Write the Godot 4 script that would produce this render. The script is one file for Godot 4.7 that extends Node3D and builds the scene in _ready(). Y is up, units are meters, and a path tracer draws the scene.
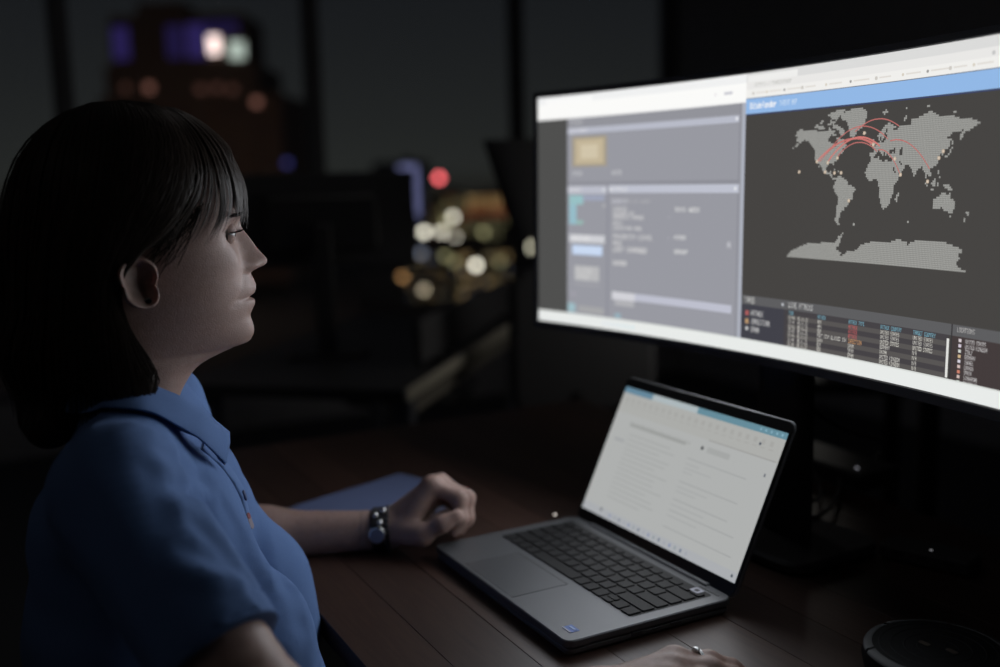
extends Node3D
# A night-time control-room desk: a woman in a blue polo shirt watches a curved monitor, a laptop open in front of her.
# World: the camera stands at x = z = 0 and looks along -z; y is up; metres. The desk, the walls and the woman share one room direction, turned ROOM degrees.

const ROOM := -62.4
const CAM := Vector3(0.0, 1.206, 0.0)
const FOCAL := 1026.8          # focal length in pixels of the 1000 x 667 frame
const PITCH := -0.1522
const ROLL := -0.0255
const GROUND := -20.0          # the street, six storeys down

var cam_basis: Basis
var room_basis: Basis
var M := {}
var rng := RandomNumberGenerator.new()
var used := {}


# ---------------------------------------------------------------- small mesh kit
class Geo:
	var v := PackedVector3Array()
	var n := PackedVector3Array()
	var uv := PackedVector2Array()
	var ix := PackedInt32Array()

	func vert(p: Vector3, t := Vector2.ZERO) -> int:
		v.append(p)
		n.append(Vector3.ZERO)
		uv.append(t)
		return v.size() - 1

	func tri(a: int, b: int, c: int) -> void:
		ix.append(a)
		ix.append(b)
		ix.append(c)

	func quad(a: int, b: int, c: int, d: int) -> void:
		tri(a, b, c)
		tri(a, c, d)

	# a flat face with its own corners, turned away from the point "inside"
	func face(pts: Array, inside: Vector3) -> void:
		var mid := Vector3.ZERO
		for p in pts:
			mid += p
		mid /= pts.size()
		var nn := Vector3.ZERO
		for i in pts.size():
			var a: Vector3 = pts[i]
			var b: Vector3 = pts[(i + 1) % pts.size()]
			nn += (b - mid).cross(a - mid)
		var list := pts.duplicate()
		if nn.dot(mid - inside) < 0.0:
			list.reverse()
		var base := v.size()
		for p in list:
			vert(p)
		for i in range(1, list.size() - 1):
			tri(base, base + i, base + i + 1)

	func box(c: Vector3, s: Vector3, bev := 0.0) -> void:
		var h := s * 0.5
		var b: float = minf(bev, minf(h.x, minf(h.y, h.z)) * 0.9)
		if b <= 0.0:
			for ax in 3:
				for sg in [-1.0, 1.0]:
					var u := (ax + 1) % 3
					var w := (ax + 2) % 3
					var pts := []
					for q in [[-1, -1], [1, -1], [1, 1], [-1, 1]]:
						var p := Vector3.ZERO
						p[ax] = h[ax] * sg
						p[u] = h[u] * q[0]
						p[w] = h[w] * q[1]
						pts.append(c + p)
					face(pts, c)
			return
		var pt := func(ax: int, sx: float, sy: float, sz: float) -> Vector3:
			var r := Vector3(sx * (h.x - b), sy * (h.y - b), sz * (h.z - b))
			r[ax] = [sx, sy, sz][ax] * h[ax]
			return c + r
		for ax in 3:
			var u := (ax + 1) % 3
			var w := (ax + 2) % 3
			for sg in [-1.0, 1.0]:
				var pts := []
				for q in [[-1.0, -1.0], [1.0, -1.0], [1.0, 1.0], [-1.0, 1.0]]:
					var sn := [0.0, 0.0, 0.0]
					sn[ax] = sg
					sn[u] = q[0]
					sn[w] = q[1]
					pts.append(pt.call(ax, sn[0], sn[1], sn[2]))
				face(pts, c)
			# edges along axis ax
			for su in [-1.0, 1.0]:
				for sw in [-1.0, 1.0]:
					var e := []
					for q in [[u, -1.0], [u, 1.0], [w, 1.0], [w, -1.0]]:
						var sn := [0.0, 0.0, 0.0]
						sn[u] = su
						sn[w] = sw
						sn[ax] = q[1]
						e.append(pt.call(q[0], sn[0], sn[1], sn[2]))
					face(e, c)
		for sx in [-1.0, 1.0]:
			for sy in [-1.0, 1.0]:
				for sz in [-1.0, 1.0]:
					face([pt.call(0, sx, sy, sz), pt.call(1, sx, sy, sz), pt.call(2, sx, sy, sz)], c)

	# a flat slab with the outline "poly" (x, z), from y0 to y1, its upper and lower rims bevelled
	func slab(poly: PackedVector2Array, y0: float, y1: float, bev := 0.0) -> void:
		var mid := Vector2.ZERO
		for p in poly:
			mid += p
		mid /= poly.size()
		var inner := PackedVector2Array()
		for i in poly.size():
			var p := poly[i]
			var d1 := (p - poly[(i + poly.size() - 1) % poly.size()]).normalized()
			var d2 := (poly[(i + 1) % poly.size()] - p).normalized()
			var t := (d1 + d2).normalized()
			var nn := Vector2(-t.y, t.x)
			if nn.dot(mid - p) < 0.0:
				nn = -nn
			inner.append(p + nn * bev)
		var inside := Vector3(mid.x, (y0 + y1) * 0.5, mid.y)
		var top := []
		var bot := []
		for p in inner:
			top.append(Vector3(p.x, y1, p.y))
			bot.append(Vector3(p.x, y0, p.y))
		face(top, inside)
		face(bot, inside)
		for i in poly.size():
			var j := (i + 1) % poly.size()
			var a := poly[i]
			var b := poly[j]
			face([Vector3(a.x, y0 + bev, a.y), Vector3(b.x, y0 + bev, b.y), Vector3(b.x, y1 - bev, b.y), Vector3(a.x, y1 - bev, a.y)], inside)
			if bev > 0.0:
				face([Vector3(a.x, y1 - bev, a.y), Vector3(b.x, y1 - bev, b.y), top[j], top[i]], inside)
				face([Vector3(a.x, y0 + bev, a.y), Vector3(b.x, y0 + bev, b.y), bot[j], bot[i]], inside)

	# rows of points joined into a smooth skin; close_u joins the last point of each row to its first
	func skin(rows: Array, close_u := true, flip := false) -> void:
		var base := v.size()
		var w: int = rows[0].size()
		for r in rows.size():
			for i in w:
				vert(rows[r][i], Vector2(float(i) / w, float(r) / rows.size()))
		for r in rows.size() - 1:
			for i in (w if close_u else w - 1):
				var j := (i + 1) % w
				var a := base + r * w + i
				var b := base + r * w + j
				var c := base + (r + 1) * w + j
				var d := base + (r + 1) * w + i
				if flip:
					quad(a, d, c, b)
				else:
					quad(a, b, c, d)

	# a tube along a path; radii may differ across (ra) and along (rb)
	func tube(path: Array, radii: Array, sides := 10, flat := 1.0, up := Vector3.UP) -> void:
		var rows := []
		for i in path.size():
			var p: Vector3 = path[i]
			var t: Vector3 = (path[mini(i + 1, path.size() - 1)] - path[maxi(i - 1, 0)])
			t = t.normalized() if t.length() > 1e-9 else Vector3.FORWARD
			var s := t.cross(up)
			if s.length() < 1e-4:
				s = t.cross(Vector3.RIGHT)
			s = s.normalized()
			var w := s.cross(t).normalized()
			var row := []
			for k in sides:
				var an := TAU * k / sides
				row.append(p + (s * cos(an) + w * sin(an) * flat) * float(radii[i]))
			rows.append(row)
		var first := []
		var last := []
		for k in sides:
			first.append(path[0])
			last.append(path[path.size() - 1])
		rows.push_front(first)
		rows.push_back(last)
		skin(rows, true, true)

	# profile of (radius, height) turned round y
	func lathe(profile: Array, sides := 32, at := Vector3.ZERO) -> void:
		var rows := []
		for q in profile:
			var row := []
			for k in sides:
				var an := TAU * k / sides
				row.append(at + Vector3(cos(an) * q.x, q.y, sin(an) * q.x))
			rows.append(row)
		skin(rows, true, false)

	func ball(c: Vector3, r: Vector3, seg := 16) -> void:
		var rows := []
		for i in seg + 1:
			var la := PI * (float(i) / seg - 0.5)
			var row := []
			for k in seg * 2:
				var an := PI * k / seg
				row.append(c + Vector3(cos(la) * cos(an) * r.x, sin(la) * r.y, cos(la) * sin(an) * r.z))
			rows.append(row)
		skin(rows, true, false)

	func mesh() -> ArrayMesh:
		for i in range(0, ix.size(), 3):
			var a := v[ix[i]]
			var nn := (v[ix[i + 2]] - a).cross(v[ix[i + 1]] - a)
			n[ix[i]] += nn
			n[ix[i + 1]] += nn
			n[ix[i + 2]] += nn
		for i in n.size():
			n[i] = n[i].normalized() if n[i].length_squared() > 1e-30 else Vector3.UP
		var a := []
		a.resize(Mesh.ARRAY_MAX)
		a[Mesh.ARRAY_VERTEX] = v
		a[Mesh.ARRAY_NORMAL] = n
		a[Mesh.ARRAY_TEX_UV] = uv
		a[Mesh.ARRAY_INDEX] = ix
		var m := ArrayMesh.new()
		m.add_surface_from_arrays(Mesh.PRIMITIVE_TRIANGLES, a)
		return m


# ---------------------------------------------------------------- distance field of tapered bones and ellipsoids, meshed as surface nets
class Field:
	var A := PackedVector3Array()
	var BA := PackedVector3Array()
	var inv := PackedFloat32Array()
	var ra := PackedFloat32Array()
	var dr := PackedFloat32Array()
	var sc := PackedVector3Array()      # per-primitive squash about A (1,1,1 for round bones)
	var k := 0.02
	var change: Callable                # optional change of the distance at a point

	func bone(a: Vector3, b: Vector3, r1: float, r2: float, squash := Vector3.ONE) -> void:
		A.append(a)
		var d := (b - a) / squash
		BA.append(d)
		inv.append(1.0 / maxf(d.length_squared(), 1e-12))
		ra.append(r1)
		dr.append(r2 - r1)
		sc.append(squash)

	func chain(pts: Array, rad: Array) -> void:
		for i in pts.size() - 1:
			bone(pts[i], pts[i + 1], rad[i], rad[i + 1])

	func one(i: int, p: Vector3) -> float:
		var s := sc[i]
		var q := (p - A[i]) / s
		var h := clampf(q.dot(BA[i]) * inv[i], 0.0, 1.0)
		return ((q - BA[i] * h).length() - ra[i] - dr[i] * h) * minf(s.x, minf(s.y, s.z))

	func at(p: Vector3, list: PackedInt32Array) -> float:
		var res := 1e3
		for i in list:
			var d := one(i, p)
			var g := k - absf(res - d)
			res = minf(res, d)
			if g > 0.0:
				res -= g * g * 0.25 / k
		if change.is_valid():
			res = change.call(p, res)
		return res

	func net(lo: Vector3, hi: Vector3, h: float, g: Geo) -> void:
		var nx := int(ceil((hi.x - lo.x) / h / 4.0)) * 4
		var ny := int(ceil((hi.y - lo.y) / h / 4.0)) * 4
		var nz := int(ceil((hi.z - lo.z) / h / 4.0)) * 4
		var sx := nx + 1
		var sxy := sx * (ny + 1)
		var val := PackedFloat32Array()
		val.resize(sxy * (nz + 1))
		val.fill(50.0)
		var cell := {}
		var half := h * 2.0 * 1.7321
		var blocks := []
		for bz in range(0, nz, 4):
			for by in range(0, ny, 4):
				for bx in range(0, nx, 4):
					var c := lo + Vector3(bx + 2, by + 2, bz + 2) * h
					var best := 1e3
					var ds := PackedFloat32Array()
					for i in A.size():
						var d := one(i, c)
						ds.append(d)
						best = minf(best, d)
					if best > half + k + 0.01:
						continue
					var list := PackedInt32Array()
					for i in A.size():
						if ds[i] < best + 2.0 * half + k:
							list.append(i)
					if absf(at(c, list)) > half + k + 0.012:
						continue
					for z in range(bz, bz + 5):
						for y in range(by, by + 5):
							for x in range(bx, bx + 5):
								var id := z * sxy + y * sx + x
								if val[id] == 50.0:
									val[id] = at(lo + Vector3(x, y, z) * h, list)
					blocks.append(Vector3i(bx, by, bz))
		var offs := [0, 1, sx, sx + 1, sxy, sxy + 1, sxy + sx, sxy + sx + 1]
		var edges := [[0, 1], [2, 3], [4, 5], [6, 7], [0, 2], [1, 3], [4, 6], [5, 7], [0, 4], [1, 5], [2, 6], [3, 7]]
		for bk in blocks:
			for z in range(bk.z, bk.z + 4):
				for y in range(bk.y, bk.y + 4):
					for x in range(bk.x, bk.x + 4):
						var id: int = z * sxy + y * sx + x
						var m := 0
						for c in 8:
							if val[id + offs[c]] < 0.0:
								m += 1
						if m == 0 or m == 8:
							continue
						var sum := Vector3.ZERO
						var cnt := 0
						for e in edges:
							var d0 := val[id + offs[e[0]]]
							var d1 := val[id + offs[e[1]]]
							if (d0 < 0.0) != (d1 < 0.0):
								var t := d0 / (d0 - d1)
								var p0 := Vector3(e[0] & 1, (e[0] >> 1) & 1, e[0] >> 2)
								var p1 := Vector3(e[1] & 1, (e[1] >> 1) & 1, e[1] >> 2)
								sum += p0.lerp(p1, t)
								cnt += 1
						cell[id] = g.vert(lo + (Vector3(x, y, z) + sum / cnt) * h)
		for id in cell:
			var i: int = id
			var d0 := val[i]
			for ax in 3:
				var st: int = [1, sx, sxy][ax]
				var u: int = [sx, sxy, 1][ax]
				var w: int = [sxy, 1, sx][ax]
				var d1 := val[i + st]
				if (d0 < 0.0) == (d1 < 0.0):
					continue
				if not (cell.has(i - u) and cell.has(i - w) and cell.has(i - u - w)):
					continue
				var q := [cell[i - u - w], cell[i - w], cell[i], cell[i - u]]
				if d0 < 0.0:
					g.quad(q[3], q[2], q[1], q[0])
				else:
					g.quad(q[0], q[1], q[2], q[3])


# ---------------------------------------------------------------- nodes, names, labels
func numbered(called: String) -> String:
	used[called] = used.get(called, -1) + 1
	return called if used[called] == 0 else "%s_%03d" % [called, used[called]]


func part(parent: Node3D, called: String, what, material: Material, at := Vector3.ZERO, turn := Basis()) -> MeshInstance3D:
	var o := MeshInstance3D.new()
	o.name = called
	o.mesh = what.mesh() if what is Geo else what
	o.material_override = material
	o.transform = Transform3D(turn, at)
	parent.add_child(o, true)
	return o


func thing(called: String, label: String, category: String, at := Vector3.ZERO, turn := Basis(), group := "") -> Node3D:
	var o := Node3D.new()
	o.name = numbered(called)
	add_child(o)
	o.transform = Transform3D(turn, at)
	tag(o, label, category, group)
	return o


func tag(o: Node, label: String, category := "", group := "", kind := "") -> void:
	for q in [["label", label], ["category", category], ["group", group], ["kind", kind]]:
		if q[1]:
			o.set_meta(q[0], q[1])


func structure(called: String, what, material: Material, label: String, at := Vector3.ZERO, turn := Basis()) -> MeshInstance3D:
	var o := part(self, called, what, material, at, turn)
	tag(o, label, "", "", "structure")
	return o


func mat(c: Color, rough := 0.6, metal := 0.0, spec := 0.5) -> StandardMaterial3D:
	var m := StandardMaterial3D.new()
	m.albedo_color = c
	m.roughness = rough
	m.metallic = metal
	m.metallic_specular = spec
	return m


func glow(c: Color, energy := 1.0) -> StandardMaterial3D:
	var m := StandardMaterial3D.new()
	m.albedo_color = Color(0.02, 0.02, 0.02)
	m.roughness = 0.6
	m.emission_enabled = true
	m.emission = c
	m.emission_energy_multiplier = energy
	return m


# a pixel of the 1000 x 667 frame as a direction, one metre deep
func ray(x: float, y: float) -> Vector3:
	return cam_basis * Vector3((x - 500.0) / FOCAL, -(y - 333.5) / FOCAL, -1.0)


func px(x: float, y: float, deep: float) -> Vector3:
	return CAM + ray(x, y) * deep


func on_height(x: float, y: float, h: float) -> Vector3:
	var r := ray(x, y)
	return CAM + r * ((h - CAM.y) / r.y)


func rounded(w: float, d: float, r: float, seg := 4, at := Vector2.ZERO) -> PackedVector2Array:
	var out := PackedVector2Array()
	for c in [[1, 1, 0.0], [-1, 1, 0.5], [-1, -1, 1.0], [1, -1, 1.5]]:
		for i in seg + 1:
			var an: float = PI * (c[2] + 0.5 * i / seg)
			out.append(at + Vector2(c[0] * (w * 0.5 - r), c[1] * (d * 0.5 - r)) + Vector2(cos(an), sin(an)) * r)
	return out


func noise_tex(size: int, freq: float, oct: int, ramp: Array, sd := 1, type := FastNoiseLite.TYPE_SIMPLEX_SMOOTH) -> NoiseTexture2D:
	var f := FastNoiseLite.new()
	f.noise_type = type
	f.frequency = freq
	f.fractal_octaves = oct
	f.seed = sd
	var t := NoiseTexture2D.new()
	t.width = size
	t.height = size
	t.seamless = true
	t.noise = f
	if ramp.size():
		var gr := Gradient.new()
		gr.offsets = PackedFloat32Array(range(ramp.size()).map(func(i): return float(i) / (ramp.size() - 1)))
		gr.colors = PackedColorArray(ramp)
		t.color_ramp = gr
	return t


func _ready() -> void:
	rng.seed = 7
	cam_basis = Basis.from_euler(Vector3(PITCH, 0.0, ROLL))
	room_basis = Basis(Vector3.UP, deg_to_rad(ROOM))
	# camera: focus on the face and the near half of the monitor, wide aperture
	var cam := Camera3D.new()
	cam.name = "camera"
	cam.transform = Transform3D(cam_basis, CAM)
	cam.fov = rad_to_deg(2.0 * atan(333.5 / FOCAL))
	cam.near = 0.05
	cam.far = 2000.0
	var lens := CameraAttributesPhysical.new()
	lens.frustum_focal_length = FOCAL * 0.036
	lens.frustum_focus_distance = 1.03
	lens.frustum_near = 0.05
	lens.frustum_far = 2000.0
	lens.exposure_aperture = 1.95
	cam.attributes = lens
	add_child(cam)
	cam.fov = rad_to_deg(2.0 * atan(333.5 / FOCAL))
	cam.current = true
	# night sky over a lit city
	var env := Environment.new()
	env.background_mode = Environment.BG_SKY
	var sky := Sky.new()
	var sm := ProceduralSkyMaterial.new()
	sm.sky_top_color = Color(0.045, 0.055, 0.085)
	sm.sky_horizon_color = Color(0.150, 0.158, 0.152)
	sm.sky_curve = 0.11
	sm.ground_bottom_color = Color(0.05, 0.05, 0.05)
	sm.ground_horizon_color = Color(0.12, 0.12, 0.11)
	sm.ground_curve = 0.05
	sky.sky_material = sm
	env.sky = sky
	env.tonemap_mode = Environment.TONE_MAPPER_LINEAR
	env.tonemap_exposure = 1.0
	env.sdfgi_enabled = true
	env.ssao_enabled = true
	env.ssil_enabled = true
	var we := WorldEnvironment.new()
	we.name = "environment"
	we.environment = env
	add_child(we)
	materials()
	room()
	desk()
	curved_monitor()
	laptop()
	person()
	desk_things()
	neighbours()
	city()


func materials() -> void:
	M.wall = mat(Color(0.70, 0.70, 0.72), 0.85)
	M.wall.albedo_texture = noise_tex(512, 0.02, 4, [Color(0.92, 0.92, 0.92), Color(1, 1, 1)], 3)
	M.wall.uv1_triplanar = true
	M.ceiling = mat(Color(0.75, 0.75, 0.74), 0.9)
	M.carpet = mat(Color(0.34, 0.35, 0.37), 0.95)
	M.carpet.albedo_texture = noise_tex(512, 0.2, 2, [Color(0.75, 0.75, 0.75), Color(1, 1, 1)], 4)
	M.carpet.uv1_triplanar = true
	M.carpet.uv1_scale = Vector3(3, 3, 3)
	M.mullion = mat(Color(0.42, 0.42, 0.44), 0.5, 0.3)
	M.glass = mat(Color(0.9, 0.95, 1.0, 0.03), 0.02, 0.0, 0.22)
	M.glass.transparency = BaseMaterial3D.TRANSPARENCY_ALPHA
	M.black = mat(Color(0.24, 0.24, 0.25), 0.5)
	M.black_soft = mat(Color(0.31, 0.31, 0.325), 0.75)
	M.black_gloss = mat(Color(0.18, 0.18, 0.19), 0.3)
	M.steel = mat(Color(0.55, 0.55, 0.56), 0.35, 0.9)
	M.dark_steel = mat(Color(0.2, 0.2, 0.21), 0.4, 0.6)
	for i in 3:
		var tone: float = [1.0, 0.93, 1.08][i]
		var w := mat(Color(tone * 0.86, tone * 0.83, tone * 0.83), 0.42)
		w.albedo_texture = noise_tex(512, 0.012, 4, [Color(0.235, 0.165, 0.14), Color(0.31, 0.23, 0.19), Color(0.265, 0.185, 0.155), Color(0.35, 0.265, 0.22)], 11 + i)
		w.uv1_triplanar = true
		w.uv1_scale = Vector3(0.7, 9, 9)
		w.uv1_offset = Vector3(0.31 * i, 0.17 * i, 0.43 * i)
		M["wood%d" % i] = w


func room() -> void:
	# the room's own axes: x to the right of the seated woman, -z the way she faces; the window wall is at x = -5
	var inside := Transform3D(room_basis, Vector3.ZERO)
	var slab := func(called: String, lo: Vector3, hi: Vector3, m: Material, label: String) -> MeshInstance3D:
		var g := Geo.new()
		g.box((lo + hi) * 0.5, hi - lo)
		return structure(called, g, m, label, Vector3.ZERO, room_basis)
	slab.call("floor", Vector3(-5.2, -0.15, -4.0), Vector3(2.5, 0.0, 3.2), M.carpet, "dark carpeted office floor")
	slab.call("ceiling", Vector3(-5.2, 2.8, -4.0), Vector3(2.5, 2.95, 3.2), M.ceiling, "pale office ceiling")
	slab.call("wall_front", Vector3(-5.2, 0.0, -4.0), Vector3(2.5, 2.8, -3.85), M.wall, "dark grey wall behind the monitor")
	slab.call("wall_back", Vector3(-5.2, 0.0, 3.05), Vector3(2.5, 2.8, 3.2), M.wall, "grey wall behind the woman")
	slab.call("wall_right", Vector3(2.35, 0.0, -4.0), Vector3(2.5, 2.8, 3.2), M.wall, "grey wall opposite the windows")
	slab.call("wall_left_sill", Vector3(-5.2, 0.0, -4.0), Vector3(-5.0, 0.25, 3.2), M.wall, "low sill wall under the windows")
	slab.call("wall_left_header", Vector3(-5.2, 2.62, -4.0), Vector3(-5.0, 2.8, 3.2), M.wall, "wall strip above the windows")
	var stops := [3.00, 1.835, 0.68, -0.475, -1.63, -2.785, -3.82]
	for i in stops.size():
		var g := Geo.new()
		g.box(Vector3(-5.06, 1.435, stops[i]), Vector3(0.09, 2.37, 0.055), 0.006)
		structure("trim_%d" % (i + 1), g, M.mullion, "dark vertical window mullion", Vector3.ZERO, room_basis)
		if i + 1 < stops.size():
			var z0: float = stops[i] - 0.0275
			var z1: float = stops[i + 1] + 0.0275
			var f := Geo.new()
			for y in [0.27, 2.60]:
				f.box(Vector3(-5.06, y, (z0 + z1) * 0.5), Vector3(0.08, 0.04, z0 - z1), 0.004)
			for z in [z0 - 0.008, z1 + 0.008]:
				f.box(Vector3(-5.06, 1.435, z), Vector3(0.04, 2.30, 0.016), 0.003)
			var w := structure("window_%d" % (i + 1), f, M.mullion, "tall office window looking over the night city", Vector3.ZERO, room_basis)
			var pane := Geo.new()
			pane.box(Vector3(-5.06, 1.435, (z0 + z1) * 0.5), Vector3(0.008, 2.30, z0 - z1 - 0.04))
			part(w, "pane", pane, M.glass)
	# two unseen ceiling panels, added to fill the unlit sides faintly
	for q in [[Vector3(-0.3, 2.8, 1.6), "added dim fill panel on the ceiling behind the woman's chair"], [Vector3(-2.6, 2.8, -1.2), "added dim fill panel on the ceiling above the pale-edged desk"]]:
		var t := thing("added_ceiling_panel", q[1], "fill light", room_basis * q[0], room_basis, "added ceiling fill panels")
		var fr := Geo.new()
		for s in [-1.0, 1.0]:
			fr.box(Vector3(s * 0.61, -0.008, 0), Vector3(0.02, 0.016, 0.34), 0.002)
			fr.box(Vector3(0, -0.008, s * 0.16), Vector3(1.2, 0.016, 0.02), 0.002)
		part(t, "frame", fr, M.ceiling)
		var pn := Geo.new()
		pn.box(Vector3(0, -0.004, 0), Vector3(1.2, 0.006, 0.30))
		part(t, "diffuser", pn, glow(Color(1.0, 0.97, 0.95), 0.12))
		var l := AreaLight3D.new()
		l.name = "ceiling_fill"
		l.area_size = Vector2(1.2, 0.30)
		l.light_color = Color(1.0, 0.97, 0.96)
		l.light_energy = 0.065
		l.area_range = 12.0
		l.shadow_enabled = true
		t.add_child(l, true)
		l.transform = Transform3D(Basis(Vector3.RIGHT, -PI / 2), Vector3(0, -0.02, 0))


func desk() -> void:
	var d := thing("desk", "dark brown wooden desk of narrow boards under the laptop", "desk", Vector3(-0.165, 0.0, -1.0), room_basis)
	var x0 := -0.86
	var x1 := 0.75
	var depth := 0.075
	var shapes := []
	for i in 2:
		var g := Geo.new()
		g.box(Vector3.ZERO, Vector3(x1 - x0, 0.026, depth - 0.0004), 0.0004)
		shapes.append(g.mesh())
	for i in 11:
		part(d, "board", shapes[i % 2], M["wood%d" % ([0, 1, 2, 0, 2, 1, 0, 1, 0, 2, 1, 0][i])], Vector3((x0 + x1) * 0.5, 0.717, -depth * (i + 0.5)))
	var under := Geo.new()
	under.box(Vector3((x0 + x1) * 0.5, 0.699, -0.4125), Vector3(x1 - x0 - 0.02, 0.010, 0.80))
	part(d, "underlay", under, M.black)
	var rail := Geo.new()
	for z in [-0.10, -0.73]:
		rail.box(Vector3((x0 + x1) * 0.5, 0.674, z), Vector3(x1 - x0 - 0.10, 0.04, 0.03), 0.003)
	part(d, "frame", rail, M.dark_steel)
	for x in [x0 + 0.06, x1 - 0.06]:
		for z in [-0.08, -0.75]:
			var g := Geo.new()
			g.box(Vector3(x, 0.347, z), Vector3(0.05, 0.694, 0.05), 0.004)
			part(d, "leg", g, M.dark_steel)


# ---------------------------------------------------------------- what the two screens show (flat print)
const GLYPH := {
	"A": [14, 17, 17, 31, 17, 17, 17], "B": [30, 17, 17, 30, 17, 17, 30], "C": [14, 17, 16, 16, 16, 17, 14], "D": [30, 17, 17, 17, 17, 17, 30],
	"E": [31, 16, 16, 30, 16, 16, 31], "F": [31, 16, 16, 30, 16, 16, 16], "G": [14, 17, 16, 23, 17, 17, 15], "H": [17, 17, 17, 31, 17, 17, 17],
	"I": [14, 4, 4, 4, 4, 4, 14], "J": [7, 2, 2, 2, 2, 18, 12], "K": [17, 18, 20, 24, 20, 18, 17], "L": [16, 16, 16, 16, 16, 16, 31],
	"M": [17, 27, 21, 21, 17, 17, 17], "N": [17, 25, 21, 19, 17, 17, 17], "O": [14, 17, 17, 17, 17, 17, 14], "P": [30, 17, 17, 30, 16, 16, 16],
	"Q": [14, 17, 17, 17, 21, 18, 13], "R": [30, 17, 17, 30, 20, 18, 17], "S": [15, 16, 16, 14, 1, 1, 30], "T": [31, 4, 4, 4, 4, 4, 4],
	"U": [17, 17, 17, 17, 17, 17, 14], "V": [17, 17, 17, 17, 17, 10, 4], "W": [17, 17, 17, 21, 21, 21, 10], "X": [17, 17, 10, 4, 10, 17, 17],
	"Y": [17, 17, 10, 4, 4, 4, 4], "Z": [31, 1, 2, 4, 8, 16, 31], "0": [14, 17, 19, 21, 25, 17, 14], "1": [4, 12, 4, 4, 4, 4, 14],
	"2": [14, 17, 1, 6, 8, 16, 31], "3": [30, 1, 1, 14, 1, 1, 30], "4": [2, 6, 10, 18, 31, 2, 2], "5": [31, 16, 30, 1, 1, 17, 14],
	"6": [14, 16, 16, 30, 17, 17, 14], "7": [31, 1, 2, 4, 8, 8, 8], "8": [14, 17, 17, 14, 17, 17, 14], "9": [14, 17, 17, 15, 1, 1, 14],
	":": [0, 4, 4, 0, 4, 4, 0], ".": [0, 0, 0, 0, 0, 12, 12], "-": [0, 0, 0, 14, 0, 0, 0], "/": [1, 1, 2, 4, 8, 16, 16],
	"i": [4, 0, 12, 4, 4, 4, 14], "t": [8, 8, 28, 8, 8, 9, 6], "d": [1, 1, 13, 19, 17, 17, 15], "e": [0, 0, 14, 17, 31, 16, 14],
	"f": [6, 9, 8, 28, 8, 8, 8], "n": [0, 0, 22, 25, 17, 17, 17], "r": [0, 0, 22, 25, 16, 16, 16],
}


class Sheet:
	var im: Image
	var w: int
	var h: int

	func _init(ww: int, hh: int, c: Color) -> void:
		w = ww
		h = hh
		im = Image.create(w, h, false, Image.FORMAT_RGB8)
		im.fill(c)

	func rect(u0: float, v0: float, u1: float, v1: float, c: Color) -> void:
		im.fill_rect(Rect2i(int(round(u0 * w)), int(round(v0 * h)), maxi(1, int(round((u1 - u0) * w))), maxi(1, int(round((v1 - v0) * h)))), c)

	func dot(u: float, v: float, r: int, c: Color) -> void:
		for y in range(-r, r + 1):
			var s := int(sqrt(float(r * r - y * y)))
			im.fill_rect(Rect2i(int(u * w) - s, int(v * h) + y, 2 * s + 1, 1), c)

	# text whose capital letters are k*7 texels high; returns where it ends
	func text(u: float, v: float, s: String, k: float, c: Color, glyph: Dictionary, wide := 1.0) -> void:
		var x := u * w
		var y := v * h
		for ch in s:
			if glyph.has(ch):
				var rows: Array = glyph[ch]
				for r in 7:
					for b in 5:
						if (int(rows[r]) >> (4 - b)) & 1:
							var x0 := int(x + b * k * wide)
							var y0 := int(y + r * k)
							im.fill_rect(Rect2i(x0, y0, maxi(1, int(x + (b + 1) * k * wide) - x0), maxi(1, int(y + (r + 1) * k) - y0)), c)
			x += 6.0 * k * wide

	func line(pts: Array, r: int, c: Color) -> void:
		for i in pts.size() - 1:
			var a: Vector2 = pts[i]
			var b: Vector2 = pts[i + 1]
			var n := int(Vector2((b.x - a.x) * w, (b.y - a.y) * h).length()) + 1
			for k in n:
				var p := a.lerp(b, float(k) / n)
				dot(p.x, p.y, r, c)


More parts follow.
